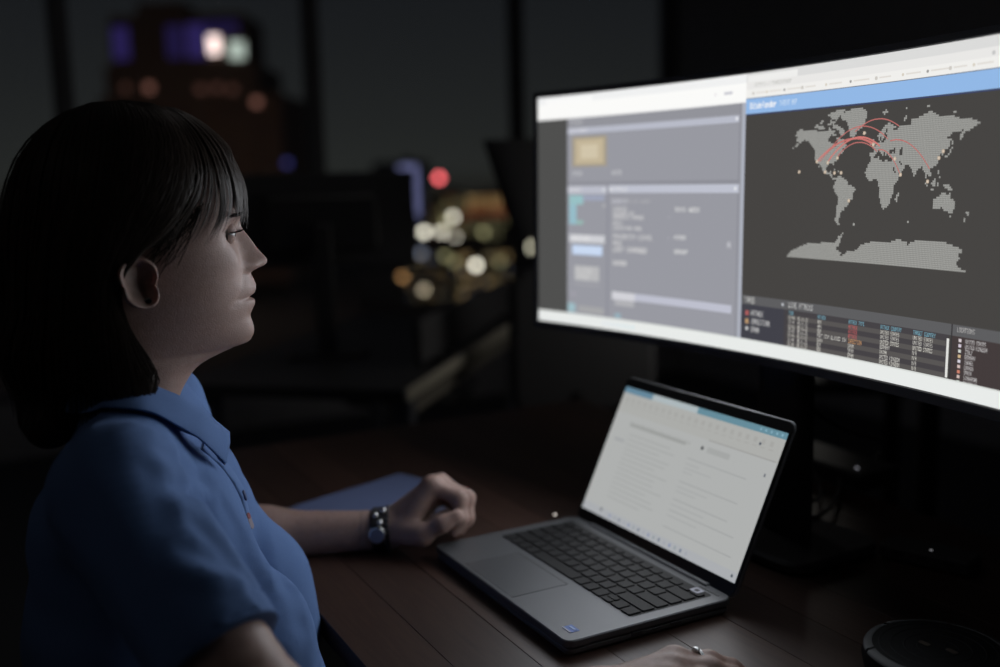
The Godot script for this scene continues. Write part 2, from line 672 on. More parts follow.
func coast() -> Array:
	return [
		[-168.5, 65.5, -163, 67, -166, 68.5, -156, 71.3, -141, 69.6, -128, 70.5, -115, 68, -108, 68, -96, 67.5, -94, 72, -88, 68, -82, 69, -82, 67, -87, 65, -94, 61, -94, 58.5, -88, 56.5, -82, 55, -80, 51.5, -78.5, 52.5, -77, 57, -78, 62, -73, 62, -69, 59, -65, 60, -61, 56, -56, 52.5, -60, 50, -66, 50, -65, 48.5, -61, 46, -66, 44, -70, 43.5, -70, 41.5, -74, 40, -76, 37, -76, 35, -81, 31.5, -80, 26, -81.5, 25.5, -83, 29.5, -89, 30, -94, 29.5, -97.5, 26, -97.5, 22, -95, 18.5, -91, 18.5, -90, 21, -87, 21.5, -88.5, 16, -84, 15.5, -83.5, 11, -81, 9, -77.5, 9, -78, 7.5, -82, 7.5, -85.5, 10, -88, 13, -94, 16, -100, 17, -105.5, 20, -106, 23.5, -112, 29, -114.5, 31.5, -112, 27, -110, 23, -112, 25, -115, 29, -117, 32.5, -120.5, 34.5, -124, 40, -124, 47, -123, 49, -130, 54.5, -136, 58.5, -146, 60.5, -151, 59.5, -157, 57, -165, 53.6, -176, 51.8, -166, 55.5, -158, 58.8, -164, 60, -165, 62.5, -161, 64.5],
		[-73, 78, -60, 82, -32, 83.5, -18, 81, -20, 74, -24, 70, -36, 66, -43, 60, -50, 62, -54, 68, -56, 74, -66, 76],
		[-61, 66.5, -65, 62.5, -73, 64.5, -73, 68, -85, 70, -89, 71, -86, 73.7, -78, 73, -68, 70],
		[-62, 82.5, -75, 83, -92, 81.5, -88, 77, -80, 76.2, -72, 79],
		[-105, 69, -117, 69, -118, 72.5, -107, 73.2, -102, 70],
		[-125, 72, -120, 71.3, -116, 73.5, -123, 74.2],
		[-80, 75.6, -92, 76.5, -92, 74.7, -81, 74.6],
		[-98, 80.5, -87, 80, -92, 78.3],
		[-117, 76, -106, 76.5, -107, 75, -115, 74.7],
		[-97, 74, -90, 74, -91, 72.3, -96, 72.3],
		[-87, 66, -80, 64, -86, 63.3],
		[-77.5, 8.5, -72, 12, -62, 10.5, -52, 5, -50, 0, -44, -2.5, -35, -6, -35, -9, -39, -13, -39, -18, -42, -22.5, -48, -26, -49, -29, -53.5, -34, -58, -34.5, -57, -37.5, -62, -39, -65, -42, -66, -46, -69, -50.5, -66, -55, -71, -54.5, -75, -50, -74, -44, -73, -37, -71.5, -30, -70.3, -18.5, -76, -14, -81, -6, -80, -1, -77, 4],
		[-6, 35.8, 10, 37.3, 11, 33.5, 20, 31, 22, 32.8, 32, 31.2, 35, 28, 37, 21, 43, 12, 51, 11.8, 47, 4, 41, -2, 39, -7, 40.5, -14, 35, -20, 35.5, -24, 32.5, -28, 27, -33.8, 20, -34.8, 18, -32, 14.5, -22, 12, -16, 13.5, -10, 9, -1, 9.5, 4, 4, 6.3, -7.5, 4.4, -13, 8.5, -17, 14.5, -16.5, 21, -10, 29.5],
		[49.5, -12.5, 50, -16, 47, -25, 43.5, -23, 44.5, -17],
		[-9, 38.7, -9, 43.5, -1.5, 43.5, -1.5, 46, -4.5, 48.5, 1.5, 50.5, 4, 52.5, 8.5, 54, 8, 57, 10.5, 57.5, 11, 54.3, 18, 54.7, 21, 57, 24, 59, 30, 60, 22.5, 60, 21.5, 63, 25.5, 65.5, 22, 65.8, 17.5, 61.5, 18.8, 59.8, 16, 56.2, 12.8, 55.5, 11, 59, 7, 58, 5, 61, 12, 66, 19, 70, 27, 71, 41, 67, 40, 66, 33, 66.5, 38, 64.3, 44, 66.5, 45, 68, 54, 68.5, 67, 69, 68, 73, 73, 72, 80, 73.5, 98, 76.2, 104, 77.6, 113, 73.8, 128, 72.7, 140, 72.5, 160, 69.7, 170, 70, 190, 66, 180, 62.5, 170, 60, 163, 59.5, 162, 56, 157, 51, 156, 56.5, 163, 61.5, 155, 59.3, 142, 59, 135, 54.7, 141, 52.5, 140, 48, 135.5, 43.5, 130, 42.5, 127.5, 39.5, 129.4, 36, 126.5, 34.5, 125, 39.5, 121.5, 39, 118, 39, 122.5, 37, 119.3, 35, 121.8, 31.5, 120, 26, 114, 22.3, 108.5, 21.5, 105.7, 19, 109, 12.5, 105, 8.7, 100.5, 13.5, 99.3, 10, 103.5, 1.5, 101, 3, 98.3, 9, 98, 16, 94.3, 16.5, 91.5, 22.5, 87, 21.3, 80.3, 15.5, 79.8, 10.3, 77.5, 8, 73, 18, 72.5, 21, 67, 25, 57, 25.8, 50, 30, 48, 30, 51.5, 25, 56.3, 26.2, 59.8, 22.5, 55, 17.3, 45, 12.8, 43, 14.5, 39, 21.5, 35, 28, 34.5, 31.5, 36, 36.3, 30.5, 36.5, 26.5, 38, 26.5, 40.3, 29, 41.2, 35, 42, 41.5, 41.5, 38, 45, 39, 47, 35, 46, 33.5, 44.5, 32, 46.3, 28.5, 44, 28, 41.5, 24, 40.7, 23, 38, 22.5, 36.5, 19.5, 40, 19.5, 42, 13.5, 45.5, 18.4, 40, 16, 38, 12.5, 41.5, 8.8, 44.4, 3.2, 43, 3, 41.5, -0.3, 39, -2, 36.8, -5.5, 36],
		[-5, 50, 1.3, 51.3, -1.5, 55, -2, 57.5, -5, 58.5, -6, 56, -3, 53.5], [-10, 52, -6, 52.3, -6, 55, -9.5, 54], [-24, 65.5, -14, 65, -19, 63.5],
		[130, 31.5, 135, 34, 140, 35.5, 141.5, 41, 145, 43.5, 142, 45.3, 140, 42, 137, 37, 131, 34], [142, 54, 144, 49, 142, 46], [52, 71, 57, 71, 60, 75, 68, 76.7, 57, 75],
		[11, 79, 20, 80.3, 25, 79.5, 17, 77], [45, 80.3, 63, 81.3, 60, 80], [95, 79.5, 105, 79, 98, 81], [138, 75.7, 150, 75.4, 145, 73.8], [178, 71.5, 184, 71.2, 180, 70.6],
		[95.5, 5.5, 106, -5.5, 102, -4.5, 97, 2], [109, 1.5, 117, 6.8, 118, 1, 115, -4, 110, -2.5], [105.5, -6, 114.5, -7.5, 114, -8.7, 106, -7.7], [119.5, 0.5, 125, 1.7, 121, -1, 123, -5, 119.5, -5.5],
		[131, -0.7, 141, -2.7, 147, -6, 150.5, -10.5, 143, -9, 138, -8, 133, -4], [120.5, 18.5, 122.5, 18, 121.5, 13.5, 120, 14], [122, 11, 126, 10, 126, 6, 122.5, 7.5],
		[113.5, -22, 122, -18, 130, -12, 136.5, -12, 136, -15, 140, -17.5, 142.5, -10.7, 146, -19, 153, -25, 153, -31, 150, -37.5, 144, -38.5, 138, -35, 135, -34.5, 131, -31.5, 124, -33.5, 115, -34.5],
		[145, -41, 148.5, -41, 147, -43.7], [173, -35, 178.5, -38, 175.5, -41.5, 174, -39], [173.5, -40.7, 171, -46.5, 167, -46], [-84, 22.5, -75, 20, -80, 23.3], [-74, 20, -68.5, 18.7, -74, 18],
		[-178, -84.6, -172, -82, -160, -79.3, -150, -77.4, -135, -74.8, -110, -74.6, -100, -72.8, -80, -73, -73, -72, -67, -67.5, -57, -63, -61, -68, -64, -74, -72, -77, -60, -80, -62, -82.5, -45, -78, -30, -77.5, -20, -73.2, -8, -70.8, 10, -70, 30, -69.5, 40, -69, 50, -66.7, 58, -67.2, 68, -68, 71, -71, 76, -69, 80, -67.7, 95, -66.5, 115, -66.5, 135, -66.2, 150, -68.5, 163, -70.5, 171, -72, 164, -75.5, 167, -78, 160, -80.5, 166, -83, 178, -84.6],
	]


func miller(lat: float) -> float:
	var t := tan(0.8 * deg_to_rad(lat))
	return 1.25 * log(t + sqrt(t * t + 1.0))


func map_uv(lon: float, lat: float) -> Vector2:
	return Vector2(0.7472 + 0.000885 * lon, 0.3914 - 0.1207 * miller(lat))


func monitor_picture() -> ImageTexture:
	var c := func(r: int, g: int, b: int) -> Color: return Color8(r, g, b)
	var s := Sheet.new(2048, 858, c.call(70, 68, 66))
	var g := GLYPH
	# --- left window: a browser with a grey case page
	s.rect(0.0, 0.100, 0.077, 0.95, c.call(80, 80, 79))
	s.rect(0.077, 0.100, 0.4975, 0.95, c.call(152, 153, 161))
	s.rect(0.0, 0.0, 0.4975, 0.100, c.call(251, 251, 249))
	s.rect(0.0, 0.0, 0.4975, 0.032, c.call(240, 241, 241))
	s.rect(0.02, 0.010, 0.14, 0.032, c.call(250, 250, 249))
	s.rect(0.005, 0.094, 0.4975, 0.100, c.call(236, 236, 236))
	s.rect(0.45, 0.055, 0.468, 0.066, c.call(205, 205, 212))
	s.rect(0.43, 0.055, 0.433, 0.066, c.call(225, 220, 225))
	s.rect(0.077, 0.100, 0.488, 0.136, c.call(146, 147, 154))
	s.text(0.085, 0.108, "CASES", 2.2, c.call(190, 190, 195), g)
	s.rect(0.078, 0.142, 0.486, 0.166, c.call(184, 187, 200))
	s.text(0.083, 0.146, "CUSTOMER", 2.0, c.call(222, 222, 226), g)
	s.dot(0.479, 0.153, 6, c.call(225, 226, 232))
	s.rect(0.484, 0.100, 0.487, 0.95, c.call(140, 141, 149))
	s.rect(0.490, 0.100, 0.4975, 0.95, c.call(172, 176, 188))
	s.rect(0.090, 0.180, 0.178, 0.308, c.call(166, 156, 138))
	s.rect(0.098, 0.192, 0.170, 0.296, c.call(194, 180, 152))
	s.rect(0.112, 0.215, 0.156, 0.275, c.call(208, 196, 170))
	s.text(0.091, 0.328, "OPEN", 2.2, c.call(205, 205, 208), g)
	s.text(0.191, 0.328, "NOTE", 2.2, c.call(205, 205, 208), g)
	s.rect(0.077, 0.372, 0.488, 0.386, c.call(142, 143, 151))
	s.rect(0.078, 0.390, 0.178, 0.424, c.call(186, 188, 200))
	s.rect(0.183, 0.388, 0.486, 0.420, c.call(190, 193, 206))
	s.text(0.083, 0.398, "ASSET", 2.2, c.call(228, 228, 226), g)
	s.text(0.186, 0.396, "DETAILS", 2.2, c.call(228, 228, 226), g)
	s.dot(0.171, 0.407, 6, c.call(226, 228, 230))
	s.dot(0.479, 0.404, 6, c.call(226, 228, 232))
	s.rect(0.1785, 0.390, 0.183, 0.95, c.call(139, 140, 150))
	# the teal ticket chart
	s.rect(0.082, 0.430, 0.118, 0.470, c.call(152, 192, 196))
	s.rect(0.118, 0.430, 0.172, 0.452, c.call(158, 164, 184))
	s.rect(0.082, 0.470, 0.101, 0.556, c.call(150, 188, 200))
	s.rect(0.101, 0.538, 0.118, 0.556, c.call(150, 184, 178))
	s.dot(0.1715, 0.474, 6, c.call(182, 182, 184))
	s.rect(0.082, 0.600, 0.174, 0.634, c.call(206, 207, 212))
	s.text(0.090, 0.606, "ASSIGN", 2.6, c.call(232, 232, 232), g)
	s.rect(0.090, 0.646, 0.168, 0.688, c.call(190, 208, 236))
	s.rect(0.094, 0.652, 0.164, 0.682, c.call(202, 218, 242))
	s.rect(0.096, 0.736, 0.160, 0.800, c.call(184, 184, 186))
	s.text(0.100, 0.744, "CLOSE", 3.0, c.call(206, 206, 206), g)
	s.text(0.100, 0.772, "CASE", 3.0, c.call(206, 206, 206), g)
	s.rect(0.094, 0.812, 0.16, 0.820, c.call(162, 162, 168))
	s.rect(0.086, 0.852, 0.1, 0.872, c.call(160, 158, 168))
	s.rect(0.078, 0.905, 0.098, 0.945, c.call(158, 188, 196))
	s.rect(0.106, 0.912, 0.172, 0.940, c.call(166, 166, 168))
	s.text(0.190, 0.446, "SOURCE", 2.3, c.call(206, 206, 214), g)
	s.text(0.222, 0.448, "TYPE OF ALERT", 1.7, c.call(176, 176, 180), g)
	for q in [[0.478, "STATUS"], [0.497, "OPENED BY"], [0.512, "ADDRESS RANGE"], [0.538, "HOST"], [0.558, "LOCATION NOW"], [0.592, "PRIORITY LEVEL"], [0.618, "NEW"], [0.644, "LAST CHANGED"], [0.702, "OWNER"]]:
		var k: float = 2.4 if q[0] > 0.59 else 2.0
		s.text(0.195, q[0], q[1], k, c.call(204, 203, 204), g)
		s.text(0.1956, q[0], q[1], k, c.call(204, 203, 204), g)
		if q[0] > 0.64:
			s.text(0.195, q[0] + 0.002, q[1], k, c.call(204, 203, 204), g)
	for q in [[0.476, "THIS WEEK"], [0.584, "HIGH"], [0.640, "GROUP"]]:
		s.text(0.344, q[0], q[1], 2.2, c.call(214, 214, 214), g)
		s.text(0.3446, q[0], q[1], 2.2, c.call(214, 214, 214), g)
	for q in [0.515, 0.598]:
		s.dot(0.330, q, 4, c.call(166, 166, 174))
	s.text(0.464, 0.600, "A", 3.0, c.call(206, 206, 212), g)
	s.rect(0.193, 0.834, 0.476, 0.864, c.call(190, 192, 206))
	s.rect(0.193, 0.834, 0.250, 0.868, c.call(210, 210, 216))
	s.rect(0.200, 0.872, 0.248, 0.892, c.call(178, 178, 182))
	s.rect(0.200, 0.925, 0.215, 0.945, c.call(150, 176, 188))
	# --- right window: attack map
	s.rect(0.4975, 0.0, 1.0, 0.088, c.call(240, 239, 236))
	s.rect(0.4975, 0.0, 1.0, 0.030, c.call(219, 219, 218))
	s.rect(0.500, 0.008, 0.60, 0.032, c.call(238, 238, 236))
	s.rect(0.4975, 0.030, 1.0, 0.056, c.call(233, 232, 230))
	s.text(0.515, 0.037, "HTTPS://THREATMAP", 1.5, c.call(196, 196, 192), g)
	var bm := [0.512, 0.540, 0.575, 0.61, 0.655, 0.70, 0.745, 0.79, 0.83, 0.865, 0.90, 0.945]
	for i in bm.size():
		s.dot(bm[i], 0.071, 4 if i % 3 else 5, [c.call(206, 202, 196), c.call(214, 206, 192), c.call(158, 156, 154)][i % 3])
		s.rect(bm[i] + 0.005, 0.068, bm[i] + 0.005 + 0.02 + 0.004 * (i % 3), 0.073, c.call(224, 220, 214))
	s.dot(0.928, 0.046, 5, c.call(196, 196, 196))
	s.rect(0.4975, 0.086, 1.0, 0.089, c.call(110, 116, 130))
	s.rect(0.4975, 0.089, 1.0, 0.142, c.call(146, 184, 230))
	s.rect(0.4975, 0.142, 1.0, 0.145, c.call(60, 70, 110))
	s.text(0.506, 0.103, "Bitdefender", 2.7, c.call(238, 240, 246), g, 0.62)
	s.text(0.507, 0.103, "Bitdefender", 2.7, c.call(238, 240, 246), g, 0.62)
	s.text(0.566, 0.106, "THREAT MAP", 2.2, c.call(206, 222, 242), g, 0.55)
	# continents as a grid of square dots
	var land := []
	for q in coast():
		var poly := PackedVector2Array()
		for i in range(0, q.size(), 2):
			poly.append(map_uv(q[i], q[i + 1]))
		var lo := poly[0]
		var hi := poly[0]
		for p in poly:
			lo = lo.min(p)
			hi = hi.max(p)
		land.append([Rect2(lo, hi - lo).grow(0.002), poly])
	var sea := PackedVector2Array([map_uv(47, 45), map_uv(53, 46.5), map_uv(53, 41), map_uv(54, 37), map_uv(49.5, 37.5), map_uv(49.5, 41)])
	var tone: Color = c.call(162, 162, 158)
	var x := 0.585 * 2048
	while x < 0.92 * 2048:
		var y := 0.15 * 858
		while y < 0.66 * 858:
			var p := Vector2((x + 2.0) / 2048.0, (y + 2.0) / 858.0)
			for l in land:
				if l[0].has_point(p) and Geometry2D.is_point_in_polygon(p, l[1]):
					if not Geometry2D.is_point_in_polygon(p, sea):
						s.im.fill_rect(Rect2i(int(x), int(y), 5, 5), Color8(122, 122, 119))
						s.im.fill_rect(Rect2i(int(x), int(y), 4, 4), tone)
					break
			y += 5.0
		x += 5.0
	# attack arcs and their ends
	var red: Color = c.call(206, 122, 116)
	for q in [[-118, 34, -2, 53, 0.040, 2], [-112, 34, 0, 50, 0.046, 1], [-95, 33, 10, 50, 0.050, 2], [-96, 45, 25, 57, 0.060, 1], [-40, 66, 45, 68, 0.030, 1], [-75, 40, 5, 44, 0.036, 1], [8, 46, 52, 12, 0.022, 1], [30, 55, 105, 20, 0.03, 1]]:
		var a := map_uv(q[0], q[1])
		var b := map_uv(q[2], q[3])
		var pts := []
		for i in 25:
			var t := i / 24.0
			pts.append(a.lerp(b, t) - Vector2(0, q[4] * 4.0 * t * (1.0 - t)))
		s.line(pts, q[5], red if q[5] > 1 else c.call(190, 112, 108))
	for q in [[-118, 34], [-95, 32], [-75, 38], [-100, 19], [-80, 17], [-66, 17], [-3, 52], [-22, 64], [40, 34], [121, 33], [128, 41], [103, 3], [-48, -24], [-156, 20], [52, 13]]:
		var p := map_uv(q[0], q[1])
		s.dot(p.x, p.y, 5, c.call(196, 178, 158))
		s.dot(p.x, p.y, 2, c.call(222, 208, 192))
	s.dot(map_uv(70, -49).x, map_uv(70, -49).y, 3, tone)
	s.dot(map_uv(-36, -54).x, map_uv(-36, -54).y, 4, tone)
	# lower panels
	s.rect(0.4975, 0.789, 1.0, 0.822, c.call(94, 94, 96))
	s.rect(0.4975, 0.822, 0.588, 0.95, c.call(66, 66, 74))
	s.rect(0.588, 0.822, 0.884, 0.95, c.call(70, 67, 70))
	s.rect(0.889, 0.822, 1.0, 0.95, c.call(68, 60, 60))
	s.rect(0.8875, 0.789, 0.8895, 0.95, c.call(56, 54, 56))
	s.text(0.504, 0.795, "TYPES", 2.6, c.call(214, 214, 210), g, 0.6)
	s.text(0.597, 0.795, "LIVE ATTACKS", 2.3, c.call(206, 206, 204), g, 0.6)
	s.dot(0.584, 0.806, 5, c.call(180, 182, 188))
	s.text(0.897, 0.796, "LOCATIONS", 1.7, c.call(196, 194, 192), g, 0.6)
	s.rect(0.507, 0.844, 0.514, 0.861, c.call(176, 96, 94))
	s.rect(0.507, 0.874, 0.514, 0.891, c.call(186, 150, 110))
	s.dot(0.5105, 0.910, 6, c.call(206, 206, 206))
	s.text(0.5195, 0.842, "ATTACK", 2.5, c.call(206, 206, 204), g, 0.6)
	s.text(0.5195, 0.872, "INFECTION", 2.5, c.call(206, 206, 204), g, 0.6)
	s.text(0.5195, 0.901, "SPAM", 2.5, c.call(206, 206, 204), g, 0.6)
	var blue: Color = c.call(126, 186, 206)
	var cols := [[0.597, "TIME"], [0.655, "ATTACK"], [0.7135, "ATTACK TYPE"], [0.771, "ATTACK COUNTRY"], [0.827, "TARGET COUNTRY"]]
	for q in cols:
		s.text(q[0], 0.8255, q[1], 1.6, blue, g, 0.56)
	var names := ["BOT", "WEB", "RDP", "PORT SCAN BLOCKED SSH", "DDOS", "BOT", "WEB"]
	var from := ["UNITED STATES", "UNITED STATES", "UNITED STATES", "GERMANY", "CHINA", "UNITED KINGDOM", "UNITED KINGDOM"]
	var to := ["UNITED STATES", "UNITED STATES", "UNITED STATES", "N/A", "N/A", "N/A", "N/A"]
	for i in 7:
		var v := 0.8415 + 0.0155 * i
		if i % 2 == 0:
			s.rect(0.594, v - 0.001, 0.880, v + 0.0145, c.call(88, 85, 84))
		var ink: Color = c.call(212, 210, 202)
		s.text(0.597, v, "12:4%d  05.11.22" % i, 1.5, ink, g, 0.6)
		s.text(0.597, v, "12:4%d  05.11.22" % i, 1.5, ink, g, 0.6)
		s.text(0.655, v, names[i], 1.5, ink, g, 0.6)
		s.text(0.7135, v, "ATTACK" if i < 3 else "INFECTION" if i == 3 else "SPAM", 1.6, c.call(206, 96, 98) if i < 3 else c.call(214, 160, 110) if i == 3 else ink, g, 0.6)
		s.text(0.771, v, from[i], 1.5, ink, g, 0.58)
		s.text(0.827, v, to[i], 1.5, ink, g, 0.58)
	s.rect(0.8815, 0.832, 0.8855, 0.946, c.call(226, 226, 222))
	var flags := [c.call(216, 206, 210), c.call(210, 200, 214), c.call(206, 210, 206), c.call(206, 180, 140), c.call(212, 208, 220), c.call(214, 190, 186), c.call(206, 130, 110), c.call(212, 190, 184), c.call(190, 200, 190)]
	var place := ["UNITED STATES", "UNITED KINGDOM", "ITALY", "GERMANY", "ISRAEL", "CANADA", "SPAIN", "SINGAPORE", "AUSTRALIA"]
	for i in 9:
		var v := 0.828 + 0.0148 * i
		s.rect(0.900, v, 0.9045, v + 0.0095, flags[i])
		s.text(0.9105, v - 0.001, place[i], 1.45, c.call(200, 198, 198), g, 0.56)
	# taskbar along the bottom of the whole screen
	s.rect(0.0, 0.949, 1.0, 1.0, c.call(232, 235, 233))
	s.rect(0.0, 0.949, 1.0, 0.954, c.call(216, 219, 216))
	for i in 7:
		s.rect(0.17 + 0.012 * i, 0.968, 0.176 + 0.012 * i, 0.982, c.call(222 - 2 * i, 230, 236))
	return ImageTexture.create_from_image(s.im)


func laptop_picture() -> ImageTexture:
	var c := func(r: int, g: int, b: int) -> Color: return Color8(r, g, b)
	var s := Sheet.new(1024, 576, c.call(192, 194, 193))
	var g := GLYPH
	s.rect(0, 0, 1, 0.045, c.call(112, 154, 170))
	s.rect(0.20, 0.0, 0.50, 0.045, c.call(190, 202, 206))
	s.rect(0, 0, 0.2, 0.045, c.call(112, 150, 172))
	for i in 5:
		s.rect(0.86 + 0.028 * i, 0.014, 0.868 + 0.028 * i, 0.03, c.call(150, 194, 212))
	s.rect(0, 0.045, 1, 0.20, c.call(189, 190, 187))
	for i in 22:
		s.rect(0.03 + 0.043 * i, 0.08, 0.048 + 0.043 * i, 0.115, c.call(181, 181, 178))
		s.rect(0.03 + 0.043 * i, 0.13, 0.055 + 0.043 * i, 0.14, c.call(183, 183, 180))
	s.dot(0.885, 0.115, 6, c.call(84, 92, 104))
	s.rect(0.62, 0.195, 0.99, 0.203, c.call(172, 172, 170))
	s.rect(0.12, 0.26, 0.50, 0.285, c.call(170, 172, 170))
	s.text(0.12, 0.25, "RE: ALERT REVIEW FOR THE NIGHT DESK", 2.0, c.call(170, 172, 170), g)
	s.dot(0.60, 0.265, 8, c.call(76, 78, 80))
	s.rect(0.63, 0.245, 0.76, 0.285, c.call(180, 182, 181))
	s.rect(0.955, 0.29, 0.965, 0.31, c.call(130, 134, 140))
	for i in 14:
		var v := 0.34 + 0.038 * i
		s.rect(0.14, v, 0.42 + 0.05 * sin(i * 2.3), v + 0.009, c.call(179, 181, 180))
	for q in [[0.36, 0.88], [0.40, 0.62], [0.43, 0.70], [0.46, 0.60], [0.53, 0.88], [0.57, 0.72], [0.60, 0.66], [0.66, 0.86], [0.70, 0.74], [0.74, 0.92], [0.78, 0.72], [0.86, 0.94]]:
		s.rect(0.54, q[0], q[1], q[0] + 0.009, c.call(178, 180, 180) if q[1] > 0.8 else c.call(182, 184, 184))
	s.rect(0.05, 0.40, 0.12, 0.42, c.call(176, 178, 180))
	s.rect(0, 0.935, 1, 1, c.call(187, 190, 194))
	for i in 16:
		s.rect(0.20 + 0.034 * i, 0.955, 0.212 + 0.034 * i, 0.98, [c.call(150, 160, 190), c.call(160, 170, 176), c.call(130, 140, 156), c.call(176, 180, 190)][i % 4])
	s.dot(0.135, 0.95, 7, c.call(92, 98, 100))
	s.dot(0.975, 0.965, 6, c.call(96, 104, 112))
	return ImageTexture.create_from_image(s.im)


func lit_screen(tex: Texture2D, energy: float) -> StandardMaterial3D:
	var m := StandardMaterial3D.new()
	m.albedo_color = Color(0.015, 0.015, 0.016)
	m.roughness = 0.5
	m.metallic_specular = 0.2
	m.emission_enabled = true
	m.emission = Color.BLACK
	m.emission_texture = tex
	m.emission_energy_multiplier = energy
	return m


func curved_monitor() -> void:
	var turn := Basis(Vector3.UP, deg_to_rad(-59.63)) * Basis(Vector3.RIGHT, -0.0185)
	var mid := Vector3(0.2994, 1.1515, -1.2481)
	var t := thing("curved_monitor", "wide curved monitor showing a dotted world map and a grey case page", "monitor", mid, turn)
	var W := 0.797
	var H := 0.334
	var R := 1.8686
	# a point of the curved front: s from -1 to 1 across, y up, out towards the viewer
	var at := func(sa: float, y: float, out: float) -> Vector3:
		var al := sa * W * 0.5 / R
		return Vector3((R - out) * sin(al), y, R - (R - out) * cos(al))
	var screen := Geo.new()
	var n := 48
	for j in 2:
		for i in n + 1:
			var u := float(i) / n
			screen.vert(at.call(u * 2.0 - 1.0, (0.5 - j) * H, 0.0), Vector2(u, j))
	for i in n:
		screen.quad(i, i + 1, n + 2 + i, n + 1 + i)
	var sc := part(t, "screen", screen, lit_screen(monitor_picture(), 1.0))
	tag(sc, "lit screen with a world map of attacks and a grey page")
	# housing: front bezel, sides and a shallow back, following the curve
	var edge := 1.0 + 0.018
	var top := H * 0.5 + 0.008
	var low := -H * 0.5 - 0.011
	var shell := Geo.new()
	var rows := []
	var prof := [[H * 0.5, 0.0005], [H * 0.5 + 0.001, 0.003], [top, 0.003], [top, -0.012], [top - 0.03, -0.032], [low + 0.03, -0.032], [low, -0.012], [low, 0.003], [-H * 0.5 - 0.001, 0.003], [-H * 0.5, 0.0005]]
	for q in prof:
		var row := []
		for i in n + 1:
			row.append(at.call((float(i) / n * 2.0 - 1.0) * (edge if q[0] != H * 0.5 and q[0] != -H * 0.5 else edge), q[0], q[1]))
		rows.append(row)
	for r in rows.size() - 1:
		shell.skin([rows[r], rows[r + 1]], false, false)
	for sg in [-1.0, 1.0]:
		var ring := []
		for q in prof:
			ring.append(at.call(sg * edge, q[0], q[1]))
		shell.face(ring, at.call(sg * 0.9, 0.0, 0.0))
		shell.face([at.call(sg * edge, top, 0.003), at.call(sg * edge, low, 0.003), at.call(sg, low, 0.003), at.call(sg, top, 0.003)], Vector3(0, 0, -1))
		shell.face([at.call(sg, top, 0.003), at.call(sg, low, 0.003), at.call(sg, low, 0.0), at.call(sg, top, 0.0)], at.call(sg * 1.02, 0.0, 0.0))
	part(t, "housing", shell, M.black_soft)
	# stand, upright in the world although the panel leans back a touch
	var col := Geo.new()
	var drop := mid.y - 0.73
	col.slab(rounded(0.075, 0.040, 0.015), -drop + 0.014, 0.03, 0.002)
	var plumb := Basis(Vector3.RIGHT, 0.0185)
	part(t, "stand_column", col, M.black_soft, plumb * Vector3(0, 0, -0.075), plumb)
	var neck := Geo.new()
	neck.box(Vector3(0, 0.0, -0.052), Vector3(0.10, 0.10, 0.045), 0.006)
	part(t, "mount", neck, M.black_soft)
	var base := Geo.new()
	base.slab(rounded(0.22, 0.16, 0.03), -drop + 0.001, -drop + 0.014, 0.003)
	part(t, "stand_base", base, M.black_soft, plumb * Vector3(0, 0, -0.06), plumb)
	# its light: the pale left page gives far more than the dark map on the right
	for q in [[-0.5, 0.165, Color(0.95, 0.97, 1.0)], [0.5, 0.055, Color(0.93, 0.97, 1.0)]]:
		var l := AreaLight3D.new()
		l.name = "monitor_light"
		l.area_size = Vector2(W * 0.5, H)
		l.light_color = q[2]
		l.light_energy = q[1]
		l.shadow_enabled = true
		l.area_range = 12.0
		t.add_child(l, true)
		l.transform = Transform3D(Basis(Vector3.UP, PI - q[0] * W * 0.5 / R), at.call(q[0], 0.0, 0.018))


